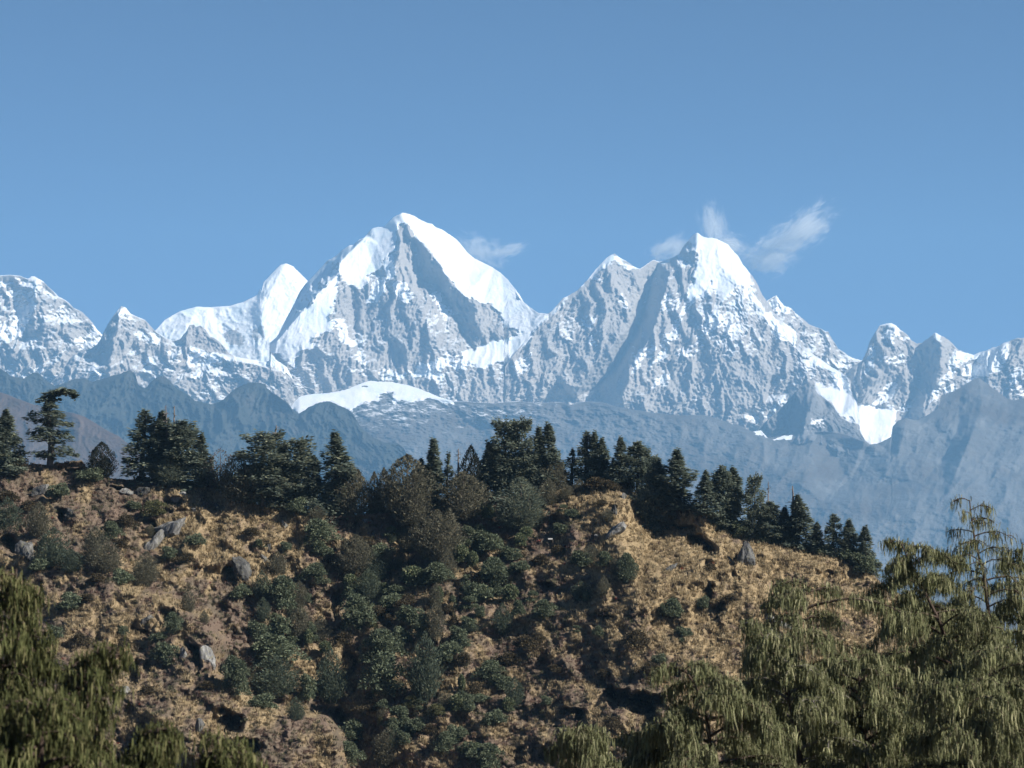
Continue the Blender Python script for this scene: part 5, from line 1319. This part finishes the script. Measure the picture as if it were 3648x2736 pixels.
_gr = random.Random(77)
_more = []
_gully = S('F', (650, 980), (1250, 950), (1500, 1250), (2000, 900), (2180, 1200), (2150, 1500)) + S('K', (620, 250), (640, 700), (560, 1200), (600, 1640)) + S('J', (950, 1640), (850, 1250), (520, 1200), (180, 900), (260, 420), (560, 250))
while len(_more) < 60:
    qx, qy = _gr.uniform(950, 1720), _gr.uniform(1880, 2720)
    if float(poly_sd(np.array(qx), np.array(qy), _gully)) > 0:
        _more.append((_gr.choice(('ra', 'rb', 'rc', 'rl', 'sb', 'rb', 'jb', 'jg', 'sb', 'pg')), qx, qy, _gr.uniform(26, 62), _gr.uniform(22, 58)))
BUSHES.append(('S', _more))
_seen = {}
_rb = random.Random(9)
for reg, rows in BUSHES:
    for key, x, base, w, h in rows:
        (px, pb), = S(reg, (x, base))
        p = place(px, pb)
        s = REG[reg][2] * p[1] / FPX
        bh = BHALF[key]
        sx = w * s / 2 / bh[0] * 1.02; sz = h * s / bh[1] * 1.2
        o = add_obj(BUSH[key][1] + '_bush', BUSH[key][0], None, (p[0], p[1], p[2] - 0.12 * h * s), _rb.uniform(0, 6.28), (sx, sx, sz))
        lab, second = bush_label(key, px, pb - h * REG[reg][2] / 2, w * REG[reg][2])
        short = lab.replace(BUSH[key][1] + ' bush', 'bush')
        tries = [lab] + [t + ' toward ' + q for q in second for t in (lab, short, short.replace('the ', ''))]
        tries += [q + ' ' + t for q in ('lower', 'lowest', 'smaller', 'farther') for t in (lab, short)]
        lab = next(t for t in tries if t not in _seen and len(t.split()) <= 16)
        _seen[lab] = 1
        tag(o, lab, 'bush', 'evergreen bushes and scrub on the hillside')


# ------------------------------------------------------------ the trail sign
def signpost():
    (px, py), = S('G', (903, 1212))
    p = hill.at(px, py)
    s = REG['G'][2] * p[1] / FPX
    e = add_obj('signpost', None, None, tuple(p))
    tag(e, 'small white trail sign on a dark post, alone on the brown slope', 'signpost')
    pm, nt, b = new_mat('dark_post'); b.inputs['Base Color'].default_value = (0.04, 0.03, 0.025, 1)
    bm, nt, b = new_mat('white_board'); b.inputs['Base Color'].default_value = (0.75, 0.74, 0.7, 1)
    h = 58 * s
    w = Bag(); w.tube([(0, 0, -0.3), (0, 0, h * 0.5), (-0.03, 0, h)], [0.10, 0.09, 0.08], 8)
    add_obj('post', w.mesh('post', pm), e)
    x, y, z = 20 * s, 0.05, 6 * s
    v = np.array([(i * x - 0.25, j * y - 0.12, h + k * z) for i in (-1, 1) for j in (-1, 1) for k in (-1, 1)])
    f = np.array([(0, 1, 3, 2), (4, 6, 7, 5), (0, 4, 5, 1), (2, 3, 7, 6), (0, 2, 6, 4), (1, 5, 7, 3)])
    add_obj('board', make_mesh('board', v, f, bm), e)


signpost()

# ------------------------------------------------------------ weeping junipers in front of the lookout
WEEP_M = leaf_mat('weeping_scales', 0.8, 0.3, 0.08)
WEEP_BARK = bark_mat('reddish_bark', (0.035, 0.026, 0.02), (0.105, 0.076, 0.06))


def strands(P, out, L, wid, rng, col, seg=4):
    """hanging shoots: each leaves its twig a little outward and then hangs, thick in the middle and ragged"""
    k = len(P)
    s = np.linspace(0, 1, seg + 1)
    sway = rng.normal(0, 0.10, (k, 2)) * L[:, None]
    pts = np.zeros((k, seg + 1, 3))
    o = 0.30 * (1 - np.exp(-3.0 * s))
    for j in range(seg + 1):
        pts[:, j] = P + out * (L * o[j])[:, None]
        pts[:, j, 2] += -L * (s[j] ** 1.25) + 0.10 * L * np.sin(np.pi * min(1, s[j] * 2)) * (s[j] < 0.5)
        pts[:, j, :2] += sway * s[j] ** 1.5
    prof = np.interp(s, [0, 0.15, 0.45, 0.8, 1], [0.5, 0.95, 1.0, 0.75, 0.12])
    w = wid[:, None] * prof[None] * rng.uniform(0.65, 1.35, (k, seg + 1))
    th0 = rng.uniform(0, 6.28, k)
    V = np.zeros((k, seg + 1, 3, 3))
    for a in range(3):
        th = th0 + a * 2.094
        V[:, :, a] = pts
        V[:, :, a, 0] += np.cos(th)[:, None] * w
        V[:, :, a, 1] += np.sin(th)[:, None] * w
        V[:, :, a, 2] += rng.normal(0, 0.35, (k, seg + 1)) * w
    n = (seg + 1) * 3
    f = []
    for j in range(seg):
        for a in range(3):
            b = (a + 1) % 3
            f.append((j * 3 + a, j * 3 + b, (j + 1) * 3 + b, (j + 1) * 3 + a))
    F = (np.arange(k)[:, None, None] * n + np.array(f)[None]).reshape(-1, 4)
    c = np.repeat(col[:, None], n, 1)
    tipc = np.repeat(np.linspace(0.85, 1.2, seg + 1), 3)[None, :, None]
    return V.reshape(-1, 3), F, (c * tipc).reshape(-1, 3)


C_WEEP = ((0.115, 0.128, 0.066), (0.265, 0.275, 0.142), (0.44, 0.43, 0.255))


def weeping(name, trunk, R, seed, label, nl=46, dens=1.0, cols=C_WEEP, lo=0.25, L=(0.11, 0.34), wid=0.0078, prof=None, bare=0.0, pale=False, wood=0.05, group='weeping junipers in front of the lookout', lean_out=(0, 0, 0), thin=1.0):
    """trunk: world points foot to tip; limbs arch out of it and hang their shoots"""
    rng = np.random.RandomState(seed)
    tp = np.asarray(trunk, float)
    base = tp[0].copy(); tp = tp - base
    ts = np.concatenate([[0], np.cumsum(np.linalg.norm(np.diff(tp, axis=0), axis=1))]); ts /= ts[-1]
    H = tp[-1, 2] - tp[0, 2]
    prof = prof or ((0, 0.3, 0.6, 0.85, 1.0), (1.0, 1.0, 0.8, 0.42, 0.10))
    w = Bag(); w.tube(tp, np.interp(ts, [0, 0.6, 1], [wood * 2.6, wood * 1.5, 0.012]), 8)
    lb = Bag()
    PP, OO, LL, CC = [], [], [], []
    for i in range(nl):
        u = lo + (1 - lo) * ((i + rng.uniform(0, 1)) / nl)
        az = i * 2.4 + rng.normal(0, 0.6)
        r = R * np.interp(u, *prof) * rng.uniform(0.55, 1.15)
        p0 = np.array([np.interp(u, ts, tp[:, k]) for k in range(3)])
        d = np.array([math.cos(az), math.sin(az), 0]) + np.array(lean_out)
        s = np.linspace(0, 1, 8)
        rise = rng.uniform(0.25, 0.75)
        path = p0 + d * (r * s)[:, None]
        path[:, 2] += r * (rise * s - (rise + rng.uniform(0.1, 0.55)) * 0.72 * s ** 2.4)
        path += rng.normal(0, 0.02, path.shape) * s[:, None]
        lb.tube(path, (wood * 0.62 * (r / R) + 0.006) * (1 - 0.85 * s) + 0.003, 4)
        segs = [(path, r)]
        for q in range(int(3 + 5 * r / R)):
            v = rng.uniform(0.25, 0.95)
            q0 = np.array([np.interp(v, s, path[:, k]) for k in range(3)])
            a2 = az + rng.choice([-1, 1]) * rng.uniform(0.5, 1.2); r2 = r * (1.1 - v) * rng.uniform(0.35, 0.75) + 0.15
            p2 = q0 + np.array([math.cos(a2), math.sin(a2), 0]) * (r2 * s)[:, None]
            p2[:, 2] += r2 * (0.35 * s - 0.75 * s ** 2)
            lb.tube(p2[::2], (0.012 + 0.006 * r2) * (1 - 0.8 * s[::2]) + 0.002, 3)
            segs.append((p2, r2))
        for pth, rr in segs:
            m = rng.poisson(dens * (100 * rr) * np.interp(u, [0, 0.4, 1], [0.55, 1, 1]) * (thin if u > 0.82 else 1)) if rng.uniform() > bare else rng.poisson(4 * rr)
            if m == 0:
                continue
            v = rng.uniform(0.08, 1.0, m) ** 0.8
            q = np.stack([np.interp(v, s, pth[:, k]) for k in range(3)], 1) + rng.normal(0, 0.05, (m, 3)) + np.array([0, 0, 0.02])
            g = np.stack([np.interp(np.clip(v + 0.05, 0, 1), s, pth[:, k]) for k in range(3)], 1) - q
            g = unit(g + rng.normal(0, 0.12, (m, 3))); g[:, 2] *= 0.3
            PP.append(q); OO.append(unit(g + rng.normal(0, 0.5, (m, 3)) * np.array([1, 1, 0.2])))
            LL.append(rng.uniform(L[0], L[1], m) * np.interp(u, [0, 0.85, 1], [1.05, 1, 0.75]))
            base_c = pick(cols, rng, m, 0.22)
            CC.append(base_c * rng.uniform(0.7, 1.25) * rng.uniform(0.8, 1.2, (m, 1)))
    P, O, Ls, C = np.concatenate(PP), np.concatenate(OO), np.concatenate(LL), np.concatenate(CC)
    V, F, c = strands(P, O, Ls, wid * rng.uniform(0.7, 1.3, len(P)), rng, C)
    e = add_obj(name, None, None, tuple(base))
    tag(e, label, 'juniper', group)
    add_obj('trunk', w.mesh('trunk', WEEP_BARK), e)
    add_obj('limbs', lb.mesh('limbs', DEADWOOD if pale else WEEP_BARK), e)
    add_obj('weeping_foliage', make_mesh('weeping_foliage', V, F, WEEP_M, cols=c), e)
    return e


def stem(dist, tip, *below, foot_dx=0.0):
    """trunk seen through the given photograph points, tip first, carried on down to the ground"""
    pts = [direction(x, y) * dist for x, y in (tip,) + below]
    last = pts[-1]
    fx = last[0] + foot_dx
    g = np.array([fx, last[1], float(ground_z(np.array(fx), np.array(last[1]))) - 0.3])
    mid = (last * 0.55 + g * 0.45); mid[0] += foot_dx * 0.1
    return [g, mid] + pts[::-1]


R_ = lambda x, y: S('L', (x, y))[0]
weeping('weeping_juniper', stem(62, R_(1768, 132), R_(1782, 260), R_(1800, 370), R_(1850, 560), R_(1880, 800), foot_dx=0.4), 3.0, 501, 'tallest weeping juniper with a sparse orange-brown top against the hazy slope', nl=70, dens=1.15, lo=0.3, thin=0.32,
        prof=((0, 0.3, 0.62, 0.76, 0.84, 0.93, 1.0), (0.9, 1.0, 1.0, 0.62, 0.42, 0.34, 0.10)))
weeping('weeping_juniper', stem(60, R_(1368, 358), R_(1430, 490), R_(1520, 670), R_(1600, 830), R_(1680, 1100), foot_dx=0.5), 2.7, 502, 'weeping juniper leaning toward the fir crest, its bare tip curving over', nl=60, dens=1.25, lo=0.3,
        prof=((0, 0.3, 0.7, 0.9, 0.97, 1.0), (1.0, 1.0, 0.75, 0.45, 0.32, 0.05)))
weeping('weeping_juniper', stem(66, R_(2070, 372), R_(2060, 560), R_(2050, 900), foot_dx=0.2), 2.6, 503, 'weeping juniper cut by the right edge of the picture', nl=56, dens=1.2, lo=0.3)
weeping('weeping_juniper', stem(55, R_(868, 606), R_(830, 660), R_(800, 770), R_(770, 960), R_(790, 1200), foot_dx=0.3), 1.9, 504, 'dark-stemmed thin juniper with an arching top hanging before the golden slope', nl=44, dens=0.75, lo=0.35,
        prof=((0, 0.35, 0.6, 0.8, 0.93, 1.0), (1.0, 1.0, 0.75, 0.6, 0.75, 0.45)), lean_out=(0.35, 0, 0))
weeping('weeping_juniper', stem(52, R_(548, 842), R_(600, 930), R_(670, 1060), R_(740, 1250), R_(780, 1450), foot_dx=0.4), 2.1, 505, 'weeping juniper with pale dead limbs showing through its open crown', nl=52, dens=1.15, lo=0.4, pale=True, wood=0.06)
weeping('weeping_juniper', stem(50, R_(130, 1080), R_(200, 1180), R_(260, 1330), R_(300, 1600), foot_dx=0.3), 1.9, 506, 'low rounded weeping juniper at the left end of the big cluster', nl=48, dens=1.3, lo=0.35,
        prof=((0, 0.4, 0.75, 0.95, 1), (1, 1, 0.85, 0.5, 0.2)))
weeping('weeping_juniper', stem(54, R_(1120, 1020), R_(1140, 1180), R_(1180, 1450), foot_dx=0.1), 2.3, 507, 'broad weeping juniper filling the middle of the big cluster', nl=56, dens=1.3, lo=0.3,
        prof=((0, 0.4, 0.75, 0.95, 1), (1, 1, 0.85, 0.5, 0.2)))
weeping('weeping_juniper', stem(50, R_(1900, 980), R_(1880, 1200), R_(1860, 1500), foot_dx=0.0), 2.3, 508, 'dark green weeping juniper lowest in the right corner of the picture', nl=56, dens=1.3, lo=0.3,
        prof=((0, 0.4, 0.75, 0.95, 1), (1, 1, 0.85, 0.5, 0.2)))
weeping('weeping_juniper', stem(46, S('K', (1030, 1295))[0], S('K', (1080, 1450))[0], S('K', (1090, 1600))[0]), 0.85, 509, 'single weeping juniper tip rising alone from the bottom edge', nl=40, dens=1.1, lo=0.45,
        prof=((0, 0.5, 0.8, 0.95, 1), (1, 0.95, 0.75, 0.5, 0.25)))
C_WEEPG = ((0.062, 0.074, 0.03), (0.14, 0.15, 0.062), (0.25, 0.24, 0.115))
Q_ = lambda x, y: S('I', (x, y))[0]
weeping('weeping_juniper', stem(34, Q_(130, 60), Q_(120, 250), Q_(60, 700), Q_(40, 1200)), 1.35, 511, 'tall blurred weeping juniper at the left edge of the picture', nl=60, dens=1.25, cols=C_WEEPG, lo=0.3, L=(0.09, 0.24), wid=0.0075,
        prof=((0, 0.4, 0.7, 0.88, 1), (1.1, 1.0, 0.72, 0.36, 0.1)))
weeping('weeping_juniper', stem(31, Q_(925, 705), Q_(800, 770), Q_(730, 900), Q_(690, 1150), Q_(640, 1500)), 0.85, 512, 'blurred weeping juniper with an arching dark leader over the dry grass', nl=50, dens=0.9, cols=C_WEEPG, lo=0.35, L=(0.09, 0.24), wid=0.007,
        prof=((0, 0.45, 0.65, 0.8, 0.93, 1), (1.1, 1.05, 0.8, 0.34, 0.34, 0.2)))
weeping('weeping_juniper', stem(29, Q_(320, 1080), Q_(330, 1300), Q_(330, 1650)), 1.15, 513, 'low dark blurred weeping juniper in the bottom left corner', nl=54, dens=1.4, cols=C_WEEPG, lo=0.3, L=(0.09, 0.22), wid=0.007,
        prof=((0, 0.4, 0.75, 0.95, 1), (1, 1, 0.85, 0.5, 0.2)))
weeping('weeping_juniper', stem(30, Q_(1270, 1330), Q_(1240, 1470), Q_(1200, 1700)), 0.45, 514, 'low blurred weeping juniper under the crumbling rock, right end of its cluster', nl=48, dens=1.3, cols=C_WEEPG, lo=0.3, L=(0.09, 0.22), wid=0.007,
        prof=((0, 0.4, 0.75, 0.95, 1), (1, 1, 0.85, 0.5, 0.2)))
weeping('weeping_juniper', stem(31, Q_(1800, 1390), Q_(1830, 1530), Q_(1840, 1800)), 0.55, 515, 'narrow drooping juniper top beside the black hollow at the bottom edge', nl=34, dens=1.0, cols=C_WEEPG, lo=0.4, L=(0.08, 0.2), wid=0.007,
        prof=((0, 0.4, 0.75, 0.95, 1), (1, 1, 0.85, 0.6, 0.4)))

# ------------------------------------------------------------ wisps of cloud behind the peaks
def cloud_mat(dens, seed, scale):
    m = bpy.data.materials.new('cloud_vapour')
    m.use_nodes = True
    nt = m.node_tree
    nt.nodes.remove(nt.nodes['Principled BSDF'])
    tc = N(nt, 'TexCoord').outputs['Object']
    ln = N(nt, 'VectorMath', operation='LENGTH', ins={0: tc}).outputs['Value']
    mp = N(nt, 'Mapping', ins={'Vector': tc, 'Location': (seed, seed * 0.7, 0), 'Scale': scale}).outputs[0]
    n = noise_n(nt, 2.1, 8, 0.66, mp, 1.1)
    f = math_n(nt, 'SUBTRACT', n, math_n(nt, 'ADD', 0.33, math_n(nt, 'MULTIPLY', math_n(nt, 'POWER', ln, 1.4), 0.36)))
    d = math_n(nt, 'MULTIPLY', math_n(nt, 'MAXIMUM', f, 0.0), dens)
    pv = N(nt, 'VolumePrincipled', ins={'Color': (1, 1, 1, 1), 'Anisotropy': -0.25, 'Density': d})
    nt.links.new(pv.outputs[0], nt.nodes['Material Output'].inputs['Volume'])
    return m


def cloud(reg, cx, cy, w, h, roll, dens, seed, label, scale=(1.0, 1.0, 0.7), depth=420):
    (px, py), = S(reg, (cx, cy))
    p = direction(px, py) * 22400
    s = REG[reg][2] * 22400 / FPX
    v = _cv / np.linalg.norm(_cv, axis=1)[:, None]
    o = add_obj('cloud', make_mesh('cloud', v, _cf, cloud_mat(dens, seed, scale)), None, tuple(p), 0, (w * s / 2, depth, h * s / 2))
    o.rotation_euler = (0, math.radians(-roll), 0)
    tag(o, label, 'cloud', 'wisps of cloud by the peaks')


cloud('B', 1620, 380, 640, 330, -22, 0.0238, 3, 'thin cloud wisp hugging the right shoulder of the great snow pyramid', (1.3, 1, 1.0))
cloud('B', 1830, 385, 420, 130, 14, 0.0272, 5, 'narrow streak of cloud trailing away from the great snow pyramid', (1.0, 1, 1.6))
cloud('C', 1080, 350, 460, 260, 28, 0.034, 8, 'soft cloud against the left side of the twin peak summit', (1.1, 1, 1.2))
cloud('C', 1370, 200, 300, 460, 10, 0.0238, 12, 'upright cloud wisp rising straight above the twin peak summit', (1.6, 1, 0.8))
cloud('C', 1470, 310, 380, 230, -20, 0.034, 14, 'pale cloud resting on the right side of the twin peak summit', (1.2, 1, 1.2))
cloud('S', 2840, 830, 480, 200, 34, 0.051, 17, 'bright slanting cloud plume, largest of the wisps, right of the twin peak', (1.2, 1, 1.3))
cloud('S', 2740, 915, 330, 190, 8, 0.034, 21, 'pale lower edge of cloud between the slanting plume and the twin peak', (1.2, 1, 1.2))

# ------------------------------------------------------------ the air
def haze_box():
    x, y0, y1, z0, z1 = 5600, -400, 21200, -345, 2080
    v = [(-x, y0, z0), (x, y0, z0), (x, y1, z0), (-x, y1, z0), (-x, y0, z1), (x, y0, z1), (x, y1, z1), (-x, y1, z1)]
    f = [(0, 3, 2, 1), (4, 5, 6, 7), (0, 1, 5, 4), (1, 2, 6, 5), (2, 3, 7, 6), (3, 0, 4, 7)]
    m = bpy.data.materials.new('air')
    m.use_nodes = True
    nt = m.node_tree
    nt.nodes.remove(nt.nodes['Principled BSDF'])
    pv = nt.nodes.new('ShaderNodeVolumePrincipled')
    pv.inputs['Color'].default_value = (0.27, 0.575, 0.93, 1)
    pv.inputs['Density'].default_value = 4.8e-5
    pv.inputs['Anisotropy'].default_value = 0.0
    nt.links.new(pv.outputs[0], nt.nodes['Material Output'].inputs['Volume'])
    o = add_obj('haze', make_mesh('haze', v, f, m))
    o['kind'] = 'stuff'


haze_box()
